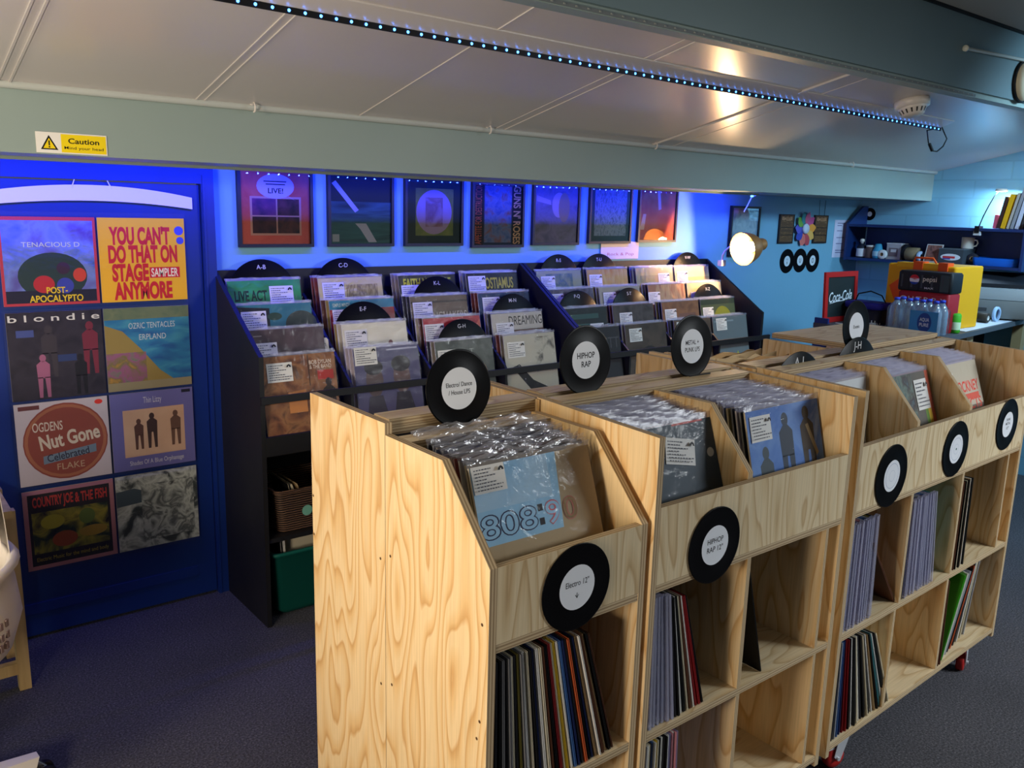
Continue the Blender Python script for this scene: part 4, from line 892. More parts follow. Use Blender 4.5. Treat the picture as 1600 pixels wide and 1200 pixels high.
def q(*c): return list(c)
B = (24, 24, 28)
RK = {
 (0, 0, 0): (q(('bg', (30, 130, 92)), ('photo', 0, .5, 1, 1, [(26, 120, 84), (60, 170, 130)], 3), ('text', 'LIVE ACT', .30, .80, .13, (14, 50, 50), .44, .03), ('rect', .84, .62, .88, .86, (190, 170, 90))), 'green', (.72, .80)),
 (0, 0, 1): (q(('bg', (206, 196, 176)), ('photo', .42, .2, .92, .9, [(206, 196, 176), (130, 116, 104), (200, 188, 168)], 9, (2, .6)), ('ring', .16, .45, .10, .115, (160, 146, 124))), 'beige sketched', (.22, .82)),
 (0, 0, 2): (q(('bg', (44, 44, 38)), ('rect', .08, .80, .95, .97, (60, 60, 30)), ('text', 'FAITH NO MORE', .5, .885, .13, (206, 206, 60), .84, .03)), 'dark yellow-lettered', (.20, .74)),
 (0, 0, 3): (q(('bg', (22, 24, 36)), ('text', 'OSTIAMUS', .64, .84, .17, (190, 176, 70), .56, .02), ('ell', .5, .58, .3, .16, (60, 50, 110))), 'black gold-lettered', (.20, .84)),
 (0, 1, 0): (q(('photo', 0, 0, 1, 1, [(40, 110, 150), (56, 130, 170)], 2), ('poly', [(0, .55), (.40, .6), (.42, .95), (0, .98)], (26, 30, 50)), ('ell', .84, .72, .22, .18, (50, 64, 66)), ('ell', .48, .84, .10, .05, (40, 70, 66))), 'blue sky', (.20, .80)),
 (0, 1, 1): (q(('bg', (156, 30, 40)), ('rect', 0, .88, 1, 1, (40, 130, 180)), ('text', 'SIMPLE MINDS', .18, .94, .05, (190, 210, 220), .26, .01)), 'red blue-topped', (.20, .76)),
 (0, 1, 2): (q(('bg', (112, 96, 84)), ('text', 'KINGMAKERS', .62, .70, .13, (206, 190, 176), .70, .0), ('rect', 0, .9, 1, .93, (70, 62, 56))), 'brown pale-lettered', (.20, .80)),
 (0, 1, 3): (q(('photo', 0, 0, 1, 1, [(26, 44, 96), (30, 60, 120), (20, 30, 70)], 3), ('text', 'XTC', .62, .80, .24, (176, 196, 210), .50, .02), ('ring', .80, .84, .06, .085, (176, 196, 210))), 'navy pale-ringed', (.24, .82)),
 (0, 2, 0): (q(('photo', 0, 0, 1, 1, [(52, 46, 54), (84, 68, 80), (60, 50, 60)], 1.5), ('rect', .05, .92, .16, .935, (150, 140, 150))), 'dark plum', (.18, .72)),
 (0, 2, 1): (q(('bg', (216, 212, 202)), ('text', 'eoic', .64, .62, .24, (110, 40, 44), .50, .06), ('ell', .60, .62, .045, .045, (60, 110, 90))), 'off-white red-lettered', (.20, .80)),
 (0, 2, 2): (q(('bg', (176, 44, 60)), ('ell', .56, .78, .17, .17, (206, 96, 80)), ('ring', .56, .78, .12, .14, (190, 70, 70)), ('poly', [(.66, .6), (1, .96), (1, .6)], (206, 90, 76))), 'crimson ringed', (.18, .80)),
 (0, 2, 3): (q(('bg', (196, 190, 184)), ('text', 'DREAMING', .66, .88, .14, (50, 46, 46), .66, .0), ('photo', .08, .3, 1, .74, [(44, 36, 34), (110, 76, 60), (60, 46, 44)], 6)), 'grey-lettered pale', (.24, .74)),
 (0, 3, 0): (q(('photo', 0, 0, 1, 1, [(56, 36, 28), (120, 74, 48), (150, 104, 66), (70, 44, 34)], 5), ('text', 'BOB DYLAN', .79, .89, .05, (220, 206, 190), .30, .01), ('text', '& THE BAND', .79, .83, .05, (220, 206, 190), .30, 0), ('rect', .74, .66, .96, .78, (170, 44, 38)), ('poly', [(.32, .28), (.56, .28), (.56, .56), (.32, .54)], (196, 130, 70)), ('fig', .88, .06, .62, (50, 36, 34)), ('rect', .62, .6, .63, .98, (40, 28, 24))), 'brown crowded', (.24, .80)),
 (0, 3, 1): (q(('photo', 0, 0, 1, 1, [(72, 70, 110), (90, 86, 126)], 1.5), ('rect', .5, .95, .98, .97, (170, 170, 196)), ('ell', .28, .56, .13, .22, (92, 76, 78)), ('ell', .28, .74, .14, .10, (40, 36, 44)), ('ell', .70, .58, .13, .22, (104, 82, 82)), ('ell', .70, .76, .15, .11, (40, 36, 44)), ('poly', [(.10, 0), (.46, 0), (.38, .36), (.18, .36)], (56, 52, 70)), ('poly', [(.52, 0), (.90, 0), (.80, .38), (.60, .38)], (50, 46, 62))), 'dusky violet', (.18, .90)),
 (0, 3, 2): (q(('photo', 0, 0, 1, 1, [(54, 62, 58), (84, 92, 84), (60, 66, 62)], 4), ('text', 'T', .62, .82, .10, (160, 170, 160), .07, 0)), 'dark grey-green', (.20, .76)),
 (0, 3, 3): (q(('bg', (196, 190, 172)), ('poly', [(.12, .52), (.26, .56), (.50, .30), (.92, .02), (.98, .20), (.62, .36), (.40, .30)][:3] + [(.92, .10), (.92, .0), (.44, .16)], (24, 22, 24)), ('photo', .58, .4, .98, .95, [(196, 190, 172), (196, 190, 172), (60, 58, 56)], 6)), 'cream black-banded', (.22, .78)),
 (1, 0, 0): (q(('bg', (170, 170, 160)), ('photo', .2, .3, .8, .95, [(170, 170, 160), (96, 120, 150), (170, 168, 158)], 4)), 'pale grey-blue', (.24, .80)),
 (1, 0, 1): (q(('bg', (222, 160, 96)),) + () if False else q(('bg', (224, 176, 120)), ('photo', .3, 0, 1, 1, [(224, 150, 80), (240, 206, 150)], 5, (3, .5))), 'orange rayed', (.20, .80)),
 (1, 0, 2): (q(('bg', (196, 180, 150)), ('rect', .1, .1, .9, .86, (176, 160, 134)), ('photo', .5, .1, .9, .86, [(190, 150, 120), (176, 160, 134)], 3)), 'sandy', (.74, .78)),
 (1, 0, 3): (q(('bg', (226, 210, 176)), ('rect', .35, 0, 1, .8, (206, 176, 140))), 'bright cream', (.20, .80)),
 (1, 1, 0): (q(('photo', 0, 0, 1, 1, [(70, 66, 96), (120, 112, 140), (60, 56, 80)], 6)), 'mauve scribbled', (.16, .82)),
 (1, 1, 1): (q(('bg', (190, 176, 170)), ('rect', .06, .06, .95, .92, (150, 140, 140)), ('ell', .55, .5, .35, .3, (170, 160, 160))), 'dull pinkish', (.24, .80)),
 (1, 1, 2): (q(('bg', (206, 140, 110)), ('photo', .2, 0, 1, 1, [(206, 110, 80), (236, 190, 150), (200, 110, 90)], 4, (4, .6))), 'coral swirled', (.14, .76)),
 (1, 1, 3): (q(('bg', (222, 200, 166)), ('ell', .66, .5, .3, .3, (180, 150, 116))), 'cream and tan', (.24, .72)),
 (1, 2, 0): (q(('bg', (36, 44, 42)), ('rect', 0, .82, .8, .90, (60, 96, 90)), ('rect', 0, .70, .8, .74, (60, 96, 90)), ('ring', .34, .46, .20, .26, (150, 140, 50)), ('text', 'OZ', .34, .46, .10, (150, 140, 50), .2, 0)), 'dark striped', (.74, .62)),
 (1, 2, 1): (q(('photo', 0, 0, 1, 1, [(56, 46, 42), (96, 84, 78), (50, 42, 40)], 3)), 'smoky brown', (.30, .76)),
 (1, 2, 2): (q(('photo', 0, 0, 1, 1, [(140, 90, 60), (176, 116, 76), (120, 76, 54)], 3), ('rect', .45, .5, .9, .78, (150, 100, 80))), 'rusty orange', (.22, .76)),
 (1, 2, 3): (q(('bg', (110, 110, 66)), ('ell', .62, .6, .26, .26, (190, 170, 40)), ('rect', 0, .9, 1, 1, (70, 76, 50))), 'olive yellow-spotted', (.20, .74)),
 (1, 3, 0): (q(('bg', (34, 32, 36)), ('text', 'BUTT', .72, .74, .18, (80, 76, 80), .50, .0)), 'near-black', (.34, .86)),
 (1, 3, 1): (q(('photo', 0, 0, 1, 1, [(70, 54, 44), (92, 76, 62), (54, 44, 38)], 2.5), ('ell', .55, .40, .25, .22, (48, 40, 38))), 'dim brown', (.24, .82)),
 (1, 3, 2): (q(('photo', 0, 0, 1, 1, [(80, 60, 46), (120, 92, 70)], 3)), 'mid brown', (.22, .86)),
 (1, 3, 3): (q(('bg', (116, 122, 122)), ('poly', [(.28, .12), (.48, .34), (.46, .12)], (170, 60, 100)), ('poly', [(.50, .12), (.66, .34), (.76, .12)], (190, 190, 60)), ('rect', .04, .9, .6, .93, (150, 156, 156))), 'plain grey two-triangle', (.24, .86)),
}
TN = ['top', 'second', 'third', 'lowest']; CN = ['first', 'second', 'third', 'fourth']; RN = ['rack by the door', 'rack under the lamp']
RF = []
for s in range(3):
    o = film_mesh(.322, .313, .010, s + 20).build('plastic_sleeve'); RF.append(o.data); bpy.data.objects.remove(o)
for (r, k, c), (items, look, cardpos) in RK.items():
    y, z = TIER[k]; xc = (C1, C2)[r][c]
    nb = 3 if c else 2
    for j in range(nb):
        if j == 0: m = MB(); art(items, .313, .313, .004, (170, 166, 160), m); o = m.build('vinyl_record')
        else: o = bpy.data.objects.new('vinyl_record', plain_cover(random.choice(PAL))); COL.objects.link(o)
        dx = 0 if j == 0 else (-.010 * j + random.uniform(-.003, .003) if c else random.uniform(-.004, .004))
        o.location = (xc + dx, y + .0145 * j, z + .0005 + random.uniform(0, .003) * (j > 0)); o.rotation_euler = (-LEAN, 0, 0)
        f = bpy.data.objects.new('plastic_sleeve', RF[(j + c) % 3]); COL.objects.link(f); f.parent = o
        pl = '%s tier, %s column, %s' % (TN[k], CN[c], RN[r])
        if j == 0:
            tag(o, '%s record in front, %s' % (look, pl), 'record', 'records in the stepped racks')
            price_card(o, .313, .313, cardpos[0], cardpos[1], -.0024, 0.0, (.104, .074) if r == 0 else (.095, .070))
        else: tag(o, '%s record behind the front one, %s' % (nth(j), pl), 'record', 'records in the stepped racks')
# divider discs poking up behind the stacks
for r, k, c, txt, dx in ((0, 0, 0, 'A-B', 0), (0, 0, 1, 'C-D', -.02), (0, 1, 2, 'K-L', .03), (0, 2, 1, 'E-F', -.02), (0, 2, 3, 'M-N', .02), (0, 3, 2, 'G-H', .03), (1, 0, 0, 'R-S', .02), (1, 0, 1, 'T-U', -.04), (1, 0, 3, 'V-W', -.01), (1, 2, 0, 'P-Q', .0), (1, 2, 1, 'S-T', .03), (1, 2, 3, 'X-Z', -.02)):
    y, z = TIER[k]; a = LEAN * (.62 if k == 0 else 1.0)
    yb = y + (.058 if k else .050); top = z + .313 + .078
    cy = yb + math.sin(a) * .21; czz = top - .150 * math.cos(a)
    divider_disc(((C1, C2)[r][c] + dx, cy, czz), (-a, 0, 0), txt, 'black divider disc behind %s tier, %s column, %s' % (TN[k], CN[c], RN[r]), .018, .150)
m = MB(); V = [(-.055, 0, 0), (.055, 0, 0), (.055, 0, .320), (.048, 0, .329), (-.048, 0, .329), (-.055, 0, .320)]
m.mesh([(a, 0, b) for a, _, b in V] + [(a, .0015, b) for a, _, b in V], [tuple(range(6)), tuple(reversed(range(6, 12)))] + [(i, i + 6, (i + 1) % 6 + 6, (i + 1) % 6) for i in range(6)], (206, 202, 190))
m.text_y('Bob Dylan', 0, -.0006, .300, .021, (40, 40, 52), .085, 0)
o = m.build('name_tab'); o.location = (1.535, 3.136, .792); o.rotation_euler = (-LEAN, 0, 0); tag(o, 'white divider tab with a handwritten name, in the rack by the door', 'divider tab')

# basket and bin under the rack
t = thing('wicker_basket', 'brown wicker basket on the lower shelf of the rack by the door', 'basket', (1.44, 3.20, .363))
m = MB()
def rrect(w, d, z, n=6, r=.03):
    P = []
    for cx, cy, a0 in ((w / 2 - r, d / 2 - r, 0), (-w / 2 + r, d / 2 - r, PI / 2), (-w / 2 + r, -d / 2 + r, PI), (w / 2 - r, -d / 2 + r, 1.5 * PI)):
        for i in range(n + 1):
            a = a0 + PI / 2 * i / n; P.append((cx + r * math.cos(a), cy + r * math.sin(a), z))
    return P
def loftbox(m, levels, mat, smooth=True, bottom=True):
    R_ = [rrect(*l) for l in levels]; k = len(R_[0]); V = [p for r_ in R_ for p in r_]; F = []
    for i in range(len(R_) - 1):
        for j in range(k): F.append((i * k + j, i * k + (j + 1) % k, (i + 1) * k + (j + 1) % k, (i + 1) * k + j))
    m.mesh(V, F, mat, smooth)
    if bottom: m.mesh(R_[0], [tuple(reversed(range(k)))], mat)
loftbox(m, [(.27, .25, .001), (.31, .29, .165), (.325, .305, .172), (.325, .305, .180), (.30, .28, .180), (.26, .24, .012)], 'brown_wicker')
m.build('basket_body', t)
m = MB(); m.disc_y(-.03, -.150, .085, 0, .022, (110, 170, 150), 20); m.build('round_tag', t)
for i, (x, yy, an, cn) in enumerate(((1.36, 3.10, 12, 'black'), (1.375, 3.102, 16, 'charcoal'), (1.395, 3.10, 19, 'cream'), (1.42, 3.10, 20, 'tan'))):
    o = spine_mesh(NAMES[cn], .007, (210, 200, 170), .178).build('single_record'); o.scale = (1, .57, 1); o.location = (x + .03, yy, .380); o.rotation_euler = (0, -math.radians(an), 0); tag(o, 'small %s seven-inch record leaning in the wicker basket' % cn, 'record')
t = thing('plastic_bin', 'dark green plastic bin on the floor under the rack by the door', 'bin', (1.44, 3.235, 0))
m = MB(); loftbox(m, [(.25, .25, .001), (.30, .31, .03), (.34, .35, .27), (.365, .375, .275), (.365, .375, .287), (.335, .345, .287), (.28, .29, .02)], (10, 86, 76)); m.build('bin_body', t)
for i, (yy, cn, cov) in enumerate(((3.115, 'cream', 1), (3.14, 'brown', 0), (3.165, 'white', 0))):
    m = MB(); art([('bg', NAMES[cn])] + ([('poly', [(.62, .2), (.90, .15), (.98, .7), (.80, .8)], (120, 130, 110)), ('ell', .86, .7, .12, .12, (150, 150, 110))] if cov else []), .25, .31, .005, (190, 180, 150), m)
    o = m.build('vinyl_record'); o.location = (1.455 + i * .004, yy, .035); o.rotation_euler = (-.10, 0, 0); tag(o, '%s record cover, %s in the green bin' % (cn, nth(i + 1)), 'record')
for i, x in enumerate((1.345, 1.36)):
    o = spine_mesh(NAMES[('black', 'white')[i]], .006, (220, 216, 206), .30).build('vinyl_record'); o.scale = (1, .5, 1); o.location = (x - .02, 3.09, .035); o.rotation_euler = (0, math.radians(-3), 0); tag(o, 'thin %s record standing edge-on in the green bin' % ('black', 'white')[i], 'record')

# desk lamp clamped on the rack
P = Vector((4.216, 3.137, 1.454)); D = Vector((-.955, .10, -.17)).normalized()
t = thing('desk_lamp', 'lit metal desk lamp on a white gooseneck above the rack', 'lamp', P)
Q = D.to_track_quat('Z', 'Y').to_matrix().to_4x4()
m = MB()
m.lathe([(.098, 0), (.094, -.03), (.080, -.075), (.060, -.110), (.036, -.132), (.034, -.134), (.058, -.109), (.078, -.075), (.092, -.03), (.096, 0)], 'lamp_shade_metal', 36, Q); m.build('lamp_shade', t)
m = MB(); m.lathe([(.036, -.130), (.036, -.170), (.030, -.182), (0, -.184)], 'lamp_shade_metal', 24, Q); m.build('socket', t)
m = MB(); m.lathe([(0.0, -.046), (.020, -.052), (.030, -.068), (.030, -.082), (.020, -.105), (.016, -.125), (0, -.126)], 'bulb_glow', 20, Q); m.build('bulb', t)
Wl = world(t)
m = MB(); e = P + D * -.150
G = [Vector((4.245, 3.30, 1.378)), Vector((4.248, 3.30, 1.410)), Vector((4.258, 3.292, 1.436)), Vector((4.285, 3.28, 1.460)), Vector((4.33, 3.25, 1.492)), Vector((4.37, 3.20, 1.516)), Vector((4.39, 3.16, 1.515)), e + Vector((0, .01, .02))]
m.tube(G, .006, 'white_plastic', 8); m.build('gooseneck', t, Wl)
m = MB(); m.box((4.225, 3.285, 1.345), (4.265, 3.315, 1.380), 'white_plastic'); m.build('clamp', t, Wl)
LAMP_P, LAMP_D = P, D
# ------------------------------------------------------------------ right end: wall shelf, counter and what is on them
def on_end_wall(o, x, y, z): o.location = (x, y, z); o.rotation_euler = (0, 0, -PI / 2)
t = thing('wall_shelf', 'dark blue open box shelf on the end wall above the counter', 'shelf', (5.975, 2.87, 1.36))
W = world(t)
sx0 = 5.855
m = MB(); m.box((sx0, 2.262, 1.588), (WX - .001, 3.440, 1.606), 'navy_shelf_paint'); m.build('top_board', t, W)
m = MB(); m.box((sx0, 2.262, 1.350), (WX - .001, 3.440, 1.368), 'navy_shelf_paint'); m.build('bottom_board', t, W)
m = MB(); m.box((WX - .014, 2.28, 1.368), (WX - .001, 3.425, 1.588), 'navy_shelf_paint'); m.build('back_board', t, W)
m = MB(); m.mesh([(x, y, z) for y in (3.441, 3.459) for x, z in ((sx0, 1.346), (WX - .001, 1.346), (WX - .001, 1.735), (WX - .06, 1.735), (sx0, 1.61))], [(0, 1, 2, 3, 4), (9, 8, 7, 6, 5), (0, 5, 6, 1), (1, 6, 7, 2), (2, 7, 8, 3), (3, 8, 9, 4), (4, 9, 5, 0)], 'navy_shelf_paint'); m.build('end_panel', t, W)
m = MB(); m.box((sx0, 2.244, 1.346), (WX - .001, 2.261, 1.65), 'navy_shelf_paint'); m.build('end_panel', t, W)
zs = 1.3685; xs = 5.965
def can(name, label, cat, y, x, prof, mat, extra=None, z=zs, smooth=True, n=24):
    t = thing(name, label, cat, (x, y, z)); m = MB(); m.lathe(prof, mat, n); m.build('body', t)
    if extra: extra(t)
    return t
def lid(prof, mat, nm='lid'):
    def f(t):
        m = MB(); m.lathe(prof, mat, 24); m.build(nm, t)
    return f
can('squeeze_bottle', 'dark bottle with white label and pump, first on the blue shelf', 'bottle', 3.365, 5.93, [(0, 0), (.032, 0), (.034, .01), (.034, .07), (.028, .085), (.012, .092), (.012, .10), (0, .10)], (30, 34, 50),
    lambda t: (lid([(.0346, .008), (.0348, .009), (.0348, .064), (.0346, .065)], (214, 214, 220), 'paper_label')(t), lid([(0, .10), (.010, .10), (.010, .112), (.017, .114), (.014, .132), (0, .136)], 'white_plastic', 'pump')(t)))
can('glass_jar', 'small jar with white lid and printed label on the blue shelf', 'jar', 3.295, 5.93, [(0, 0), (.034, 0), (.036, .006), (.036, .068), (.030, .078), (0, .078)], (92, 70, 66), lid([(0, .078), (.032, .078), (.032, .090), (0, .091)], 'white_plastic'))
can('blue_tub', 'turquoise tub on the blue shelf beside the tape rolls', 'tub', 3.232, 5.92, [(0, 0), (.030, 0), (.035, .012), (.036, .055), (.028, .072), (.022, .098), (.016, .104), (0, .104)], (60, 150, 186), lid([(.0365, .018), (.037, .02), (.037, .05), (.0365, .052)], (170, 206, 220), 'band'))
RY90 = Matrix.Rotation(PI / 2, 4, 'Y')
def roll(name, label, y, x, ro, ri, w, mat, z=zs, core=(150, 120, 90), axis='x'):
    t = thing(name, label, 'tape roll', (x, y, z + ro)); A = RY90 if axis == 'x' else Matrix.Rotation(PI / 2, 4, 'X')
    m = MB(); m.lathe([(ri, -w / 2), (ro - .002, -w / 2), (ro, -w / 2 + .002), (ro, w / 2 - .002), (ro - .002, w / 2), (ri, w / 2)], mat, 32, A); m.build('tape', t)
    m = MB(); m.lathe([(ri, w / 2), (ri - .004, w / 2), (ri - .004, -w / 2), (ri, -w / 2)], core, 32, A); m.build('core', t); return t
roll('tape_roll', 'small white tape roll facing out on the blue shelf', 3.185, 5.90, .032, .013, .025, (226, 226, 226))
t = thing('paper_box', 'pale printed carton on the blue shelf behind the white tape roll', 'box', (5.985, 3.125, zs))
m = MB(); m.box((-.05, -.052, 0), (.05, .052, .106), (176, 170, 176)); m.build('carton', t)
m = MB(); m.box((-.052, -.054, .106), (.052, .054, .114), (206, 202, 206)); m.build('lid', t)
m = MB(); m.box((-.0515, -.03, .02), (-.0502, .035, .08), (120, 104, 110)); m.box((-.052, -.02, .05), (-.0514, .02, .07), (200, 196, 200)); m.build('print', t)
roll('tape_roll', 'black tape roll standing behind the twine on the blue shelf', 3.045, 5.96, .054, .030, .03, (26, 26, 34), zs, (60, 60, 70), 'y')
roll('twine_spool', 'spool of tan twine on the blue shelf', 2.985, 5.94, .045, .016, .085, (140, 122, 96), zs, (190, 180, 160), 'y')
roll('tape_roll', 'pale blue tape roll lying beside the twine spool', 2.925, 5.92, .034, .016, .022, (176, 196, 226), zs, (60, 60, 80), 'y')
m = MB(); art([('bg', (206, 206, 210)), ('photo', .05, .05, .95, .95, [(90, 60, 60), (150, 100, 90), (60, 50, 60)], 3)], .11, .125, .003, (226, 226, 230), m)
o = m.build('photo_card'); on_end_wall(o, 5.89, 2.83, zs); o.rotation_euler = (-.30, 0.0, -PI / 2); tag(o, 'small photo card tilted against the grey box on the shelf', 'card')
t = thing('parts_box', 'dark grey box with red white and blue badge on the shelf', 'box', (5.965, 2.700, zs))
m = MB(); m.box((-.085, -.080, 0), (.085, .080, .092), (66, 72, 80)); m.build('carton', t)
m = MB(); m.box((-.087, -.082, .092), (.087, .082, .099), (96, 104, 112)); m.build('lid', t)
m = MB()
for i in range(18):
    a, b = 2 * PI * i / 18, 2 * PI * (i + 1) / 18
    m.face([(-.0856, 0, .042), (-.0856, .066 * math.cos(b), .042 + .022 * math.sin(b)), (-.0856, .066 * math.cos(a), .042 + .022 * math.sin(a))], (226, 226, 234))
m.box((-.0868, -.03, .034), (-.0858, .05, .048), (206, 60, 66)); m.box((-.0868, .0, .026), (-.0858, .05, .034), (60, 80, 170)); m.build('badge', t)
t = thing('white_mug', 'white mug standing on top of the grey box', 'mug', (5.985, 2.645, zs + .099))
m = MB(); m.lathe([(0, 0), (.034, 0), (.038, .006), (.040, .075), (.037, .075), (.035, .008), (0, .008)], 'white_plastic', 24); m.build('body', t)
m = MB(); m.tube([(0, -.039, .06), (0, -.058, .058), (0, -.064, .04), (0, -.056, .022), (0, -.038, .018)], .005, 'white_plastic', 8); m.build('handle', t)
roll('tape_roll', 'dark tape roll in shadow past the grey box', 2.585, 5.95, .036, .016, .03, (44, 44, 56))
t = thing('blue_box', 'low bright blue plastic tray at the near end of the shelf', 'box', (5.98, 2.43, zs))
m = MB(); loftbox(m, [(.17, .27, .0), (.18, .28, .05), (.172, .272, .05), (.162, .262, .006)], (20, 90, 190)); m.build('tray', t)
# standing records and magazines above the shelf
zt = 1.6065
for i, (y, w, h, c, a, lab) in enumerate(((2.452, .020, .085, (206, 90, 110), 4, 'small pink booklet leaning on the blue shelf top'), (2.430, .020, .200, (70, 44, 40), 9, 'dark brown folder leaning on the blue shelf top'), (2.402, .026, .215, (236, 176, 30), 10, 'yellow folder leaning on the blue shelf top'), (2.372, .014, .225, (190, 180, 170), 11, 'thin grey folder next to the yellow folder'), (2.348, .018, .290, (150, 150, 160), 11, 'tall silver folder next to the yellow folder'), (2.318, .022, .235, (206, 206, 226), 10, 'white folder on the blue shelf top'), (2.288, .016, .300, (60, 56, 60), 9, 'tall black folder closest to the shelf end'))):
    m = MB(); b = w * .25
    m.box((-.10, -w / 2, 0), (.10, -w / 2 + b, h), c); m.box((-.10, w / 2 - b, 0), (.10, w / 2, h), c); m.box((-.10, -w / 2 + b, 0), (-.098, w / 2 - b, h), c); m.box((-.097, -w / 2 + b, .002), (.097, w / 2 - b, h - .004), (226, 222, 210))
    o = m.build('folder'); o.location = (5.985, y, zt + abs(math.sin(math.radians(a))) * w / 2 + .0005); o.rotation_euler = (math.radians(a), 0, 0); tag(o, lab, 'folder', 'folders on the shelf top')
# clip lamp
t = thing('clip_lamp', 'small white clip-on lamp shining on the end wall', 'lamp', (5.88, 2.50, 1.606))
W = world(t)
m = MB(); m.box((5.845, 2.525, 1.575), (5.90, 2.555, 1.620), BLACK); m.box((5.850, 2.52, 1.56), (5.875, 2.56, 1.585), (200, 200, 206)); m.build('clip', t, W)
m = MB(); m.tube([(5.875, 2.54, 1.618), (5.88, 2.525, 1.68), (5.895, 2.505, 1.75), (5.91, 2.485, 1.81), (5.92, 2.470, 1.838)], .004, BLACK, 8); m.build('arm', t, W)
m = MB(); m.lathe([(0, .012), (.030, .010), (.036, 0), (.034, -.006)], 'white_plastic', 24, Matrix.Translation((5.93, 2.455, 1.846))); m.build('lamp_head', t, W)
m = MB(); m.lathe([(0, -.008), (.026, -.007), (.034, -.004), (.034, -.003)], 'led_cool', 24, Matrix.Translation((5.93, 2.455, 1.846))); m.build('led_panel', t, W)
# records and signs on the far wall
def wall_disc(x, y, z, rz, lab, mark, r=.083):
    sign_disc((x, y, z), (0, 0, rz), mark, lab, r, .036, 'small discs on the teal wall', (206, 220, 230))
wall_disc(5.203, WY - .0015, 1.345, 0, 'small black disc on the teal wall, first below the rainbow flower', [('11', .012, .012, .016, .01), ('S', -.012, .016, .014, .02)])
wall_disc(5.358, WY - .0015, 1.347, 0, 'small black disc on the teal wall, middle one below the rainbow flower', [('U', .0, .030, .02, .01)])
wall_disc(5.513, WY - .0015, 1.345, 0, 'small black disc on the teal wall, closest to the paper list', [('O', .0, .034, .026, .005)])
sign_disc((WX - .0015, 3.425, 1.680), (0, 0, -PI / 2), [], 'lone small black disc on the end wall above the shelf', .045, .018, None, (206, 220, 236))
def slab_sign(x, z, lab, cord):
    t = thing('wooden_sign', lab, 'sign', (x, WY - .001, z))
    m = MB(); art([('bg', (44, 36, 36)), ('photo', .08, .03, .92, .97, [(120, 92, 60), (86, 62, 44), (140, 110, 74)], 5, (1, 6)), ('rect', .08, .03, .92, .06, (44, 36, 36)), ('text', 'ALL', .5, .84, .10, (190, 150, 110), .5, .02), ('rect', .12, .54, .88, .57, (40, 32, 30)), ('text', 'YOU NEED', .5, .66, .07, (44, 34, 30), .66, .01), ('text', 'IS MUSIC', .5, .42, .08, (44, 34, 30), .66, .01), ('rect', .12, .28, .88, .30, (40, 32, 30)), ('text', 'VINYL', .5, .17, .08, (50, 40, 34), .5, .01)][:4] + [('rect', .14, .80, .30, .92, (170, 130, 100)), ('rect', .40, .80, .60, .92, (150, 110, 80)), ('rect', .68, .80, .84, .92, (170, 130, 100)), ('rect', .10, .54, .90, .57, (40, 32, 30)), ('rect', .14, .62, .86, .70, (90, 66, 46)), ('rect', .14, .40, .86, .48, (80, 60, 44)), ('rect', .10, .28, .90, .31, (40, 32, 30))], .170, .196, .010, (36, 30, 30), m, -.011)
    m.build('board', t)
    if cord:
        m = MB(); m.tube([(-.03, -.006, .196), (-.035, -.004, .30)], .0016, (20, 30, 40), 5); m.tube([(.035, -.006, .196), (.040, -.004, .30)], .0016, (20, 30, 40), 5); m.build('cord', t)
slab_sign(5.150, 1.466, 'dark wooden slat sign on the teal wall beside the lamp', False)
slab_sign(5.565, 1.466, 'dark wooden slat sign hanging on cords from the beam', True)
t = thing('rainbow_flower', 'rainbow petal pinwheel on the teal wall between wooden signs', 'decoration', (5.362, WY - .012, 1.567))
for i, c in enumerate(((196, 96, 130), (190, 84, 140), (226, 150, 60), (216, 170, 90), (176, 70, 80), (206, 110, 100), (50, 70, 170), (90, 90, 190), (110, 160, 70), (60, 130, 140))):
    a = PI / 2 - .30 - i * 2 * PI / 10; m = MB(); n = 10; V = []
    for j in range(n + 1):
        u = j / n; w = .032 * math.sin(PI * min(1, u * .93 + .04)) ** .7; L = .035 + .085 * u
        for s in (-1, 1):
            V.append((L * math.cos(a) - s * w * math.sin(a), -.004 - .010 * u * (1 if s > 0 else .2), L * math.sin(a) + s * w * math.cos(a)))
    m.mesh(V, [(2 * j, 2 * j + 1, 2 * j + 3, 2 * j + 2) for j in range(n)], c, True); m.build('petal', t)
m = MB(); m.lathe([(0, .022), (.030, .020), (.036, .012), (.034, .002), (0, 0)], (196, 206, 222), 20, Matrix.Rotation(PI / 2, 4, 'X')); m.build('centre', t)
m = MB(); art([('bg', (206, 206, 232))] + [('rect', .18, v, .18 + w, v + .022, (120, 120, 160)) for v, w in ((.90, .5), (.84, .3), (.70, .36), (.52, .5), (.36, .44), (.18, .62), (.12, .5))], .200, .270, .001, (200, 200, 220), m)
o = m.build('paper_list'); o.location = (5.855, WY - .002, 1.362); tag(o, 'white paper list pinned on the teal wall', 'paper')

# counter
t = thing('counter', 'wood fronted shop counter with dark and white top at the room end', 'counter', (5.25, 2.42, 0))
W = world(t); kz = 1.048
m = MB(); m.mesh([(x, y, z) for z in (kz - .028, kz) for x, y in ((4.475, 2.060), (6.09, 2.225), (6.09, 2.79), (4.475, 2.79))], [(3, 2, 1, 0), (4, 5, 6, 7), (0, 1, 5, 4), (1, 2, 6, 5), (2, 3, 7, 6), (3, 0, 4, 7)], (74, 76, 82)); m.build('counter_top', t, W)
m = MB(); m.mesh([(x, y, z) for z in (kz + .0002, kz + .0022) for x, y in ((4.92, 2.125), (5.95, 2.225), (5.95, 2.36), (4.92, 2.30))], [(3, 2, 1, 0), (4, 5, 6, 7), (0, 1, 5, 4), (1, 2, 6, 5), (2, 3, 7, 6), (3, 0, 4, 7)], (206, 210, 222)); m.build('white_mat', t, W)
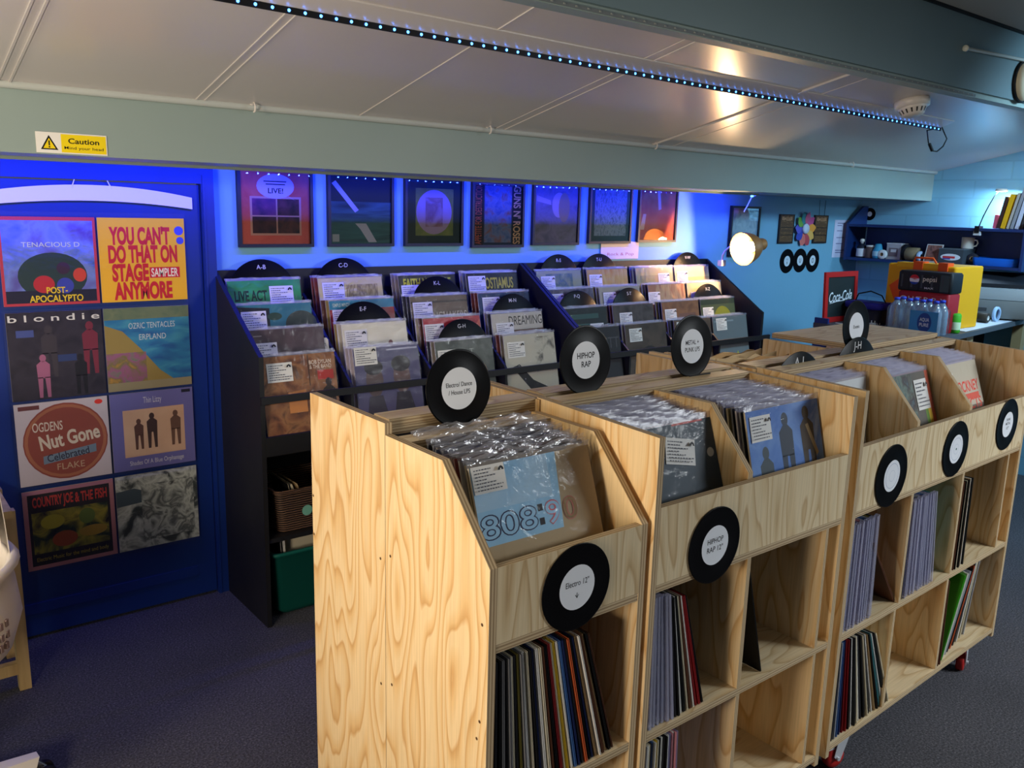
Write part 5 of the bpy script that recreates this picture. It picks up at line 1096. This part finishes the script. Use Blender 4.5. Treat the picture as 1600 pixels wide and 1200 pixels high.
m = MB(); m.board((4.490, 2.09, .02), (4.508, 2.70, kz - .029), 2); m.build('wood_side', t, W)
m = MB(); m.box((4.484, 2.705, .0), (4.50, 2.79, kz + .03), 'blue_door_paint'); m.box((4.50, 2.77, .0), (4.52, 2.79, kz - .03), 'blue_door_paint'); m.build('blue_end_panel', t, W)
m = MB(); m.box((4.52, 2.50, .0), (6.08, 2.53, kz - .03), (26, 24, 24)); m.build('inner_back', t, W)
m = MB(); m.box((5.02, 2.155, 0), (5.10, 2.21, kz - .029), (150, 128, 92)); m.build('leg', t, W)
m = MB(); m.box((6.0, 2.24, 0), (6.06, 2.30, kz - .029), (150, 128, 92)); m.build('leg', t, W)
# chalk board
t = thing('chalkboard', 'red framed chalkboard with white script lettering on the counter', 'chalkboard', (4.675, 2.752, kz), (-.06, 0, 0))
m = MB(); w, h, b = .345, .292, .030
for lo, hi in (((-w / 2, -.014, 0), (-w / 2 + b, 0, h)), ((w / 2 - b, -.014, 0), (w / 2, 0, h)), ((-w / 2 + b, -.014, h - b), (w / 2 - b, 0, h)), ((-w / 2 + b, -.014, 0), (w / 2 - b, 0, b))): m.box(lo, hi, (186, 30, 30))
m.build('red_frame', t)
m = MB(); m.box((-w / 2 + b, -.008, b), (w / 2 - b, -.001, h - b), (34, 44, 46)); m.text_y('Coca-Cola', .002, -.0085, .150, .058, (226, 230, 234), .245, .012, .06, .25)
m.tube([(-.115, -.009, .108), (-.05, -.009, .118), (.03, -.009, .122), (.10, -.009, .140)], [.001, .003, .003, .001], (226, 230, 234), 6); m.build('black_slate', t)
# blue lidded tub
t = thing('storage_tub', 'black tub with purple blue lid and bent handle on the counter', 'tub', (4.78, 2.625, kz))
m = MB(); loftbox(m, [(.13, .19, .0), (.15, .22, .085), (.14, .21, .085), (.12, .18, .01)], (30, 32, 50)); m.build('tub_body', t)
m = MB(); loftbox(m, [(.155, .225, .086), (.17, .24, .092), (.17, .24, .118), (.155, .225, .124)], (40, 40, 150)); m.box((-.06, -.1, .122), (.06, .1, .1245), (40, 40, 150)); m.build('lid', t)
m = MB(); m.tube([(0, .09, .122), (-.01, .07, .165), (0, .0, .185), (0, -.07, .165), (0, -.10, .120)], .004, BLACK, 6); m.build('handle', t)
for i, (y, h, c) in enumerate(((2.52, .03, (170, 170, 170)), (2.475, .045, (196, 196, 190)), (2.445, .03, (120, 110, 104)))):
    t = thing('plug_adapter', ('small pale plug lying before the tub', 'white plug with prongs up before the tub', 'dull grey plug beside the bottled water')[i], 'plug', (4.565, y, kz))
    m = MB(); loftbox(m, [(.04, .036, 0, 4, .006), (.044, .040, .004, 4, .006), (.044, .040, h * .6, 4, .006), (.036, .032, h * .62, 4, .006)], c, False); m.face(rrect(.036, .032, h * .62, 4, .006), c); m.build('plug_body', t)
    m = MB()
    for dy in (-.01, .01): m.box((-.002, dy - .002, h * .62), (.003, dy + .002, h * .62 + .014), c)
    m.build('pins', t)
m = MB(); m.tube([(4.545, 2.69, kz + .004), (4.535, 2.60, kz + .004), (4.54, 2.55, kz + .004), (4.535, 2.40, kz + .004)], .0038, (200, 200, 206), 6); o = m.build('white_cable'); tag(o, 'white cable along the counter edge', 'cable')
# yellow case
t = thing('yellow_case', 'big yellow carry case with orange clips behind the drinks', 'case', (5.03, 2.385, kz))
m = MB(); loftbox(m, [(.33, .375, .0, 4, .014), (.345, .39, .006, 4, .014), (.345, .39, .345, 4, .014), (.335, .38, .352, 4, .014)], (226, 160, 10), False); m.face(rrect(.335, .38, .352, 4, .014), (226, 160, 10)); m.build('case_body', t)
m = MB(); m.box((-.176, -.10, .335), (-.10, .14, .362), (232, 172, 20)); m.build('lid_rim', t)
for y in (.015, -.125):
    m = MB(); m.box((-.182, y - .026, .325), (-.11, y + .026, .371), (226, 84, 24)); m.build('clip', t)
m = MB(); m.tube([(-.165, .05, .365), (-.165, .04, .392), (-.165, -.06, .392), (-.165, -.08, .365)], .006, (226, 84, 24), 8); m.build('handle', t)
m = MB(); m.mesh([(-.1745, .17, .225), (-.1745, .105, .275), (-.1745, .105, .10), (-.1745, .14, .16), (-.184, .17, .225), (-.184, .105, .275), (-.184, .105, .10), (-.184, .14, .16)], [(0, 1, 2, 3), (7, 6, 5, 4), (0, 4, 5, 1), (1, 5, 6, 2), (2, 6, 7, 3), (3, 7, 4, 0)], (226, 84, 24)); m.build('arrow_badge', t)
# cans and bottles: trays face -X
def tray(name, label, x, y, z, w, d, h, mats, paint):
    t = thing(name, label, 'drinks pack', (x, y, z)); m = MB()
    loftbox(m, [(d - .01, w - .01, .0, 4, .012), (d, w, .008, 4, .016), (d, w, h - .010, 4, .016), (d - .014, w - .014, h, 4, .014)], mats, True); m.face(rrect(d - .014, w - .014, h, 4, .014), mats); m.build('shrink_wrap', t)
    m = MB(); paint(m); m.xform(Matrix.Translation((-d / 2 - .0004, 0, 0)) @ Matrix.Rotation(-PI / 2, 4, 'Z')); m.build('printed_front', t); return t
def pepsi(m):
    for i in range(5):
        x = -.112 + .056 * i; m.face([(x - .024, 0, .008), (x + .024, 0, .008), (x + .024, 0, .098), (x - .024, 0, .098)], (32, 34, 38) if i != 4 else (60, 74, 76))
        m.face([(x - .018, -.0002, .02), (x - .008, -.0002, .02), (x - .008, -.0002, .09), (x - .018, -.0002, .09)], (64, 68, 74))
    m.disc_y(-.055, -.0006, .064, 0, .027, (220, 220, 224), 24); m.lathe([(0, 0)] , BLACK, 3) if False else None
    m.mesh([(-.055 + .027 * math.cos(a), -.0008, .064 + .027 * math.sin(a)) for a in [PI * (.08 + .84 * i / 10) for i in range(11)]] + [(-.035, -.0008, .068), (-.055, -.0008, .064), (-.075, -.0008, .072)], [tuple(range(14))], (196, 36, 48))
    m.mesh([(-.055 + .027 * math.cos(a), -.0008, .064 + .027 * math.sin(a)) for a in [PI * (1.15 + .7 * i / 8) for i in range(9)]] + [(-.045, -.0008, .050)], [tuple(range(10))], (30, 60, 150))
    m.text_y('pepsi', .03, -.0008, .066, .026, (214, 206, 190), .075, .01); m.text_y('MAX', .03, -.0008, .022, .010, (206, 206, 206), .05, .01)
tray('red_can_pack', 'red drinks can multipack under the black one on the counter', 4.765, 2.278, kz, .285, .135, .215, (150, 26, 36), lambda m: [m.text_y(s, x, -.0006, .175, .024, (226, 214, 206), .03, .01) for s, x in zip('CHERRY', (-.11, -.066, -.022, .022, .066, .11))])
tray('black_can_pack', 'black cola can multipack on top of the red pack', 4.765, 2.280, kz + .2155, .300, .135, .110, (26, 28, 32), pepsi)
t = thing('water_bottle_pack', 'shrink-wrapped clear water bottles with blue label on the counter', 'drinks pack', (4.60, 2.245, kz))
k = 0
for i in range(4):
    for j in range(2):
        b = MB(); b.lathe([(0, .002), (.030, 0), (.034, .006), (.033, .05), (.035, .055), (.033, .09), (.034, .095), (.034, .12), (.020, .155), (.013, .168), (.013, .172), (0, .172)], 'clear_bottle', 18)
        b.lathe([(0, .172), (.0145, .172), (.0145, .186), (0, .187)], (50, 70, 190) , 14)
        b.build('bottle', t).location = (-.035 + .070 * j, -.108 + .0715 * i, 0)
m = MB(); loftbox(m, [(.146, .292, .004, 5, .03), (.150, .296, .02, 5, .03), (.150, .296, .13, 5, .03), (.10, .24, .172, 5, .03)], 'clear_film', True, False); m.build('shrink_wrap', t)
m = MB(); m.face([(-.0765, -.145, .006), (-.0765, .005, .006), (-.0765, .005, .130), (-.0765, -.145, .130)], (60, 140, 206))
for i in range(20):
    a, b = 2 * PI * i / 20, 2 * PI * (i + 1) / 20
    m.face([(-.0770, -.075, .070), (-.0770, -.075 + .038 * math.cos(b), .070 + .052 * math.sin(b)), (-.0770, -.075 + .038 * math.cos(a), .070 + .052 * math.sin(a))], (40, 74, 150))
mm = MB(); mm.text_y('AQUA', 0, 0, .012, .018, (220, 230, 240), .05, .01); mm.text_y('PURE', 0, 0, -.014, .018, (220, 230, 240), .05, .01)
mm.xform(Matrix.Translation((-.0774, -.075, .072)) @ Matrix.Rotation(-PI / 2, 4, 'Z')); m.mesh(mm.v, mm.f, (220, 230, 240)); m.build('blue_label', t)
can('green_can', 'green drinks can beside the yellow case', 'can', 2.135, 4.80, [(0, 0), (.024, 0), (.030, .008), (.030, .098), (.024, .108), (0, .108)], (70, 170, 40), lid([(.0302, .02), (.0304, .022), (.0304, .06), (.0302, .062)], (200, 220, 180), 'band'), kz)
# printer
t = thing('printer', 'grey office printer with dark open lid on the counter by the wall', 'printer', (5.80, 2.46, kz), (0, 0, .40))
m = MB(); loftbox(m, [(.36, .56, .012, 4, .02), (.38, .58, .02, 4, .02), (.38, .58, .125, 4, .02)], (120, 120, 118)); m.build('lower_case', t)
m = MB(); loftbox(m, [(.385, .585, .128, 4, .02), (.385, .585, .185, 4, .02), (.36, .56, .200, 4, .02)], (136, 138, 140)); m.face(rrect(.36, .56, .200, 4, .02), (190, 200, 214)); m.build('scanner_case', t)
m = MB(); m.mesh([(x, y, z + dz) for dz in (0, .022) for x, y, z in ((-.17, -.27, .203), (.17, -.27, .260), (.17, .08, .260), (-.17, .08, .203))], [(3, 2, 1, 0), (4, 5, 6, 7), (0, 1, 5, 4), (1, 2, 6, 5), (2, 3, 7, 6), (3, 0, 4, 7)], (28, 30, 36)); m.build('document_lid', t)
m = MB(); m.box((-.1935, -.06, .055), (-.190, .03, .075), (60, 60, 62)); m.build('paper_slot', t)
roll('tape_roll', 'dark tape roll with printed band on the white mat', 2.262, 5.45, .030, .014, .06, (60, 52, 44), kz + .0022, (200, 196, 190), 'y')
t = thing('ink_bottle', 'tiny black and white bottle on the white mat', 'bottle', (5.36, 2.28, kz + .0022)); m = MB(); m.lathe([(0, 0), (.016, 0), (.016, .03), (0, .03)], BLACK, 16); m.build('body', t); m = MB(); m.lathe([(0, .03), (.010, .03), (.010, .042), (0, .042)], 'white_plastic', 16); m.build('cap', t)
roll('tape_roll', 'pale blue tape roll lying flat on the white mat', 2.25, 5.60, .045, .032, .018, (170, 196, 226), kz + .0022, (120, 140, 170), 'y').location.z = kz + .0022 + .045

# ------------------------------------------------------------------ near the door: chair and small table
t = thing('office_chair', 'white moulded plastic swivel chair by the blue door', 'chair', (.02, 2.50, 0))
m = MB(); n = 36; rows = [(0, .40), (.10, .405), (.20, .425), (.275, .50), (.300, .58), (.292, .66), (.285, .70), (.305, .725), (.292, .742), (.276, .73), (.270, .66), (.278, .58), (.255, .51), (.18, .44), (0, .42)]
m.lathe(rows, 'white_plastic', n); m.build('seat_shell', t)
m = MB(); V = []; nn = 14
for k, (r, z) in enumerate(((.282, .735), (.278, .82), (.272, .90), (.262, .958), (.250, .965), (.256, .90), (.262, .82), (.266, .735))):
    for j in range(nn + 1):
        a = -.15 + (PI + .3) * j / nn; zz = z - (.0 if z < .75 else .10 * (abs(j / nn - .5) * 2) ** 3 * 0); V.append((r * math.cos(a), r * math.sin(a), zz))
F = []
for k in range(7):
    for j in range(nn): q_ = k * (nn + 1) + j; F.append((q_, q_ + 1, q_ + nn + 2, q_ + nn + 1))
m.mesh(V, F, 'white_plastic', True); m.build('backrest', t)
for k in range(5):
    for j in range(3):
        a = -.95 + k * .08; z = .545 + j * .030
        m = MB(); r = .2995 if z > .57 else .2955; m.box((r - .008, -.005, z - .009), (r + .0015, .005, z + .009), (140, 120, 116)); o = m.build('vent_slot', t); o.rotation_euler = (0, 0, a)
m = MB(); m.lathe([(0, .10), (.028, .10), (.028, .25), (.020, .25), (.020, .40), (.07, .40), (0, .402)], 'chrome', 20); m.build('gas_column', t)
for k in range(5):
    a = .10 + 2 * PI * k / 5; Mz = Matrix.Rotation(a, 4, 'Z')
    m = MB(); m.mesh([(.0, -.030, .07), (.0, .030, .07), (.0, .030, .115), (.0, -.030, .115), (.30, -.018, .062), (.30, .018, .062), (.31, .016, .092), (.31, -.016, .092)], [(0, 3, 2, 1), (4, 5, 6, 7), (0, 1, 5, 4), (1, 2, 6, 5), (2, 3, 7, 6), (3, 0, 4, 7)], 'white_plastic'); o = m.build('star_leg', t, Mz)
    m = MB()
    for s in (-1, 1): m.lathe([(0, -.009), (.024, -.009), (.027, -.005), (.027, .005), (.024, .009), (0, .009)], BLACK, 20, Mz @ Matrix.Translation((.325, s * .017, .0275)) @ Matrix.Rotation(PI / 2, 4, 'X')); m.lathe([(.020, -.0095 * 1), (.023, -.0098), (.024, -.0092)], (190, 184, 176), 20, Mz @ Matrix.Translation((.325, s * .017, .0275)) @ Matrix.Rotation(PI / 2, 4, 'X'))
    m.tube([(Mz @ Vector((.30, 0, .075))), (Mz @ Vector((.325, 0, .045)))], .007, 'chrome', 8); m.build('castor', o)
t = thing('side_table', 'bare timber side table behind the white chair', 'table', (.10, 3.22, 0))
m = MB(); m.box((-.285, -.20, .64), (.285, .20, .665), 'bare_timber'); m.build('table_top', t)
for sx in (-1, 1):
    for sy in (-1, 1): m = MB(); m.box((sx * .285 - .018, sy * .13 - .018 + .02, 0), (sx * .285 + .018, sy * .13 + .018 + .02, .64), 'bare_timber'); m.build('leg', t)
for sy in (-1, 1): m = MB(); m.box((-.267, sy * .13 + .005, .06), (.267, sy * .13 + .035, .10), 'bare_timber'); m.build('rail', t)
# ------------------------------------------------------------------ light and camera
def area(name, loc, target, sx, sy, power, col, spread=PI):
    l = bpy.data.lights.new(name, 'AREA'); l.shape = 'RECTANGLE'; l.size = sx; l.size_y = sy; l.energy = power; l.color = col; l.spread = spread
    o = bpy.data.objects.new(name, l); COL.objects.link(o); o.location = loc
    o.rotation_euler = (Vector(target) - Vector(loc)).to_track_quat('-Z', 'Y').to_euler(); return o
def point(name, loc, power, col, r=.05):
    l = bpy.data.lights.new(name, 'POINT'); l.energy = power; l.color = col; l.shadow_soft_size = r
    o = bpy.data.objects.new(name, l); COL.objects.link(o); o.location = loc; return o
WARM = (1.0, .74, .44)
point('room_lamp_warm', (-1.30, 1.36, 1.95), 82, (1.0, .82, .56), .20)
area('ceiling_fill', (-.9, .9, 1.0), (.6, 2.4, 2.2), .5, .5, 42, (1.0, .86, .70))  # added fill to lift the sloping ceiling and beam, no fixture stands here
BL = bpy.data.lights.new('blue_led', 'AREA'); BL.shape = 'SQUARE'; BL.size = .006; BL.energy = 32 / 91; BL.color = (.012, .035, 1.0)
for i in range(91):
    o = bpy.data.objects.new('blue_led', BL); COL.objects.link(o); o.location = (.1225 + .048 * i, 3.2585, 1.774)
    o.rotation_euler = Vector((0, .238, -.354)).to_track_quat('-Z', 'Y').to_euler()
area('blue_tape_light', (1.9, 2.262, cz(2.3) - .035), (1.9, 2.2, 0), 5.2, .012, 2.0, (.04, .14, 1.0))
point('desk_lamp_bulb', LAMP_P - LAMP_D * .018, 13, (1.0, .70, .36), .014)
area('clip_lamp_light', (5.93, 2.455, 1.836), (6.02, 2.50, 1.3), .05, .05, 9, (.55, .80, 1.0))
area('end_wall_fill', (5.0, .9, 2.48), (5.5, 2.6, .9), .6, .6, 52, (.46, .76, 1.0), 2.2)  # added cool fill for the teal wall and shelf, not a real fixture
area('front_fill', (4.8, -1.5, 2.48), (2.7, 1.15, .35), 1.8, .9, 46, (.90, .96, 1.0), 1.25)  # added cool fill for the browser fronts, narrowed to spare the racks
w = bpy.data.worlds.new('room_air'); SC.world = w; w.use_nodes = True
w.node_tree.nodes['Background'].inputs[0].default_value = (.75, .80, .95, 1); w.node_tree.nodes['Background'].inputs[1].default_value = .11
cam = bpy.data.cameras.new('camera'); co = bpy.data.objects.new('camera', cam); COL.objects.link(co); SC.camera = co
cam.sensor_fit = 'HORIZONTAL'; cam.sensor_width = 36.0; cam.lens = 1339.3132 / 1600 * 36.0; cam.clip_start = .02
yaw, pit, rol = (math.radians(a) for a in (38.716821, 11.614721, -1.526824))
fw_ = Vector((math.sin(yaw) * math.cos(pit), math.cos(yaw) * math.cos(pit), -math.sin(pit))); rt = Vector((math.cos(yaw), -math.sin(yaw), 0)); dn = fw_.cross(rt)
r2_ = rt * math.cos(rol) + dn * math.sin(rol); d2_ = -rt * math.sin(rol) + dn * math.cos(rol)
co.matrix_world = Matrix(((r2_.x, -d2_.x, -fw_.x, 0), (r2_.y, -d2_.y, -fw_.y, 0), (r2_.z, -d2_.z, -fw_.z, 1.656612), (0, 0, 0, 1)))
SC.view_settings.view_transform = 'Standard'; SC.view_settings.look = 'None'; SC.view_settings.gamma = 1.0; SC.view_settings.use_curve_mapping = False
SC.view_settings.exposure = 0.0
SC.cycles.transparent_max_bounces = 24; SC.cycles.max_bounces = 8
try: SC.cycles.use_denoising = True
except Exception: pass
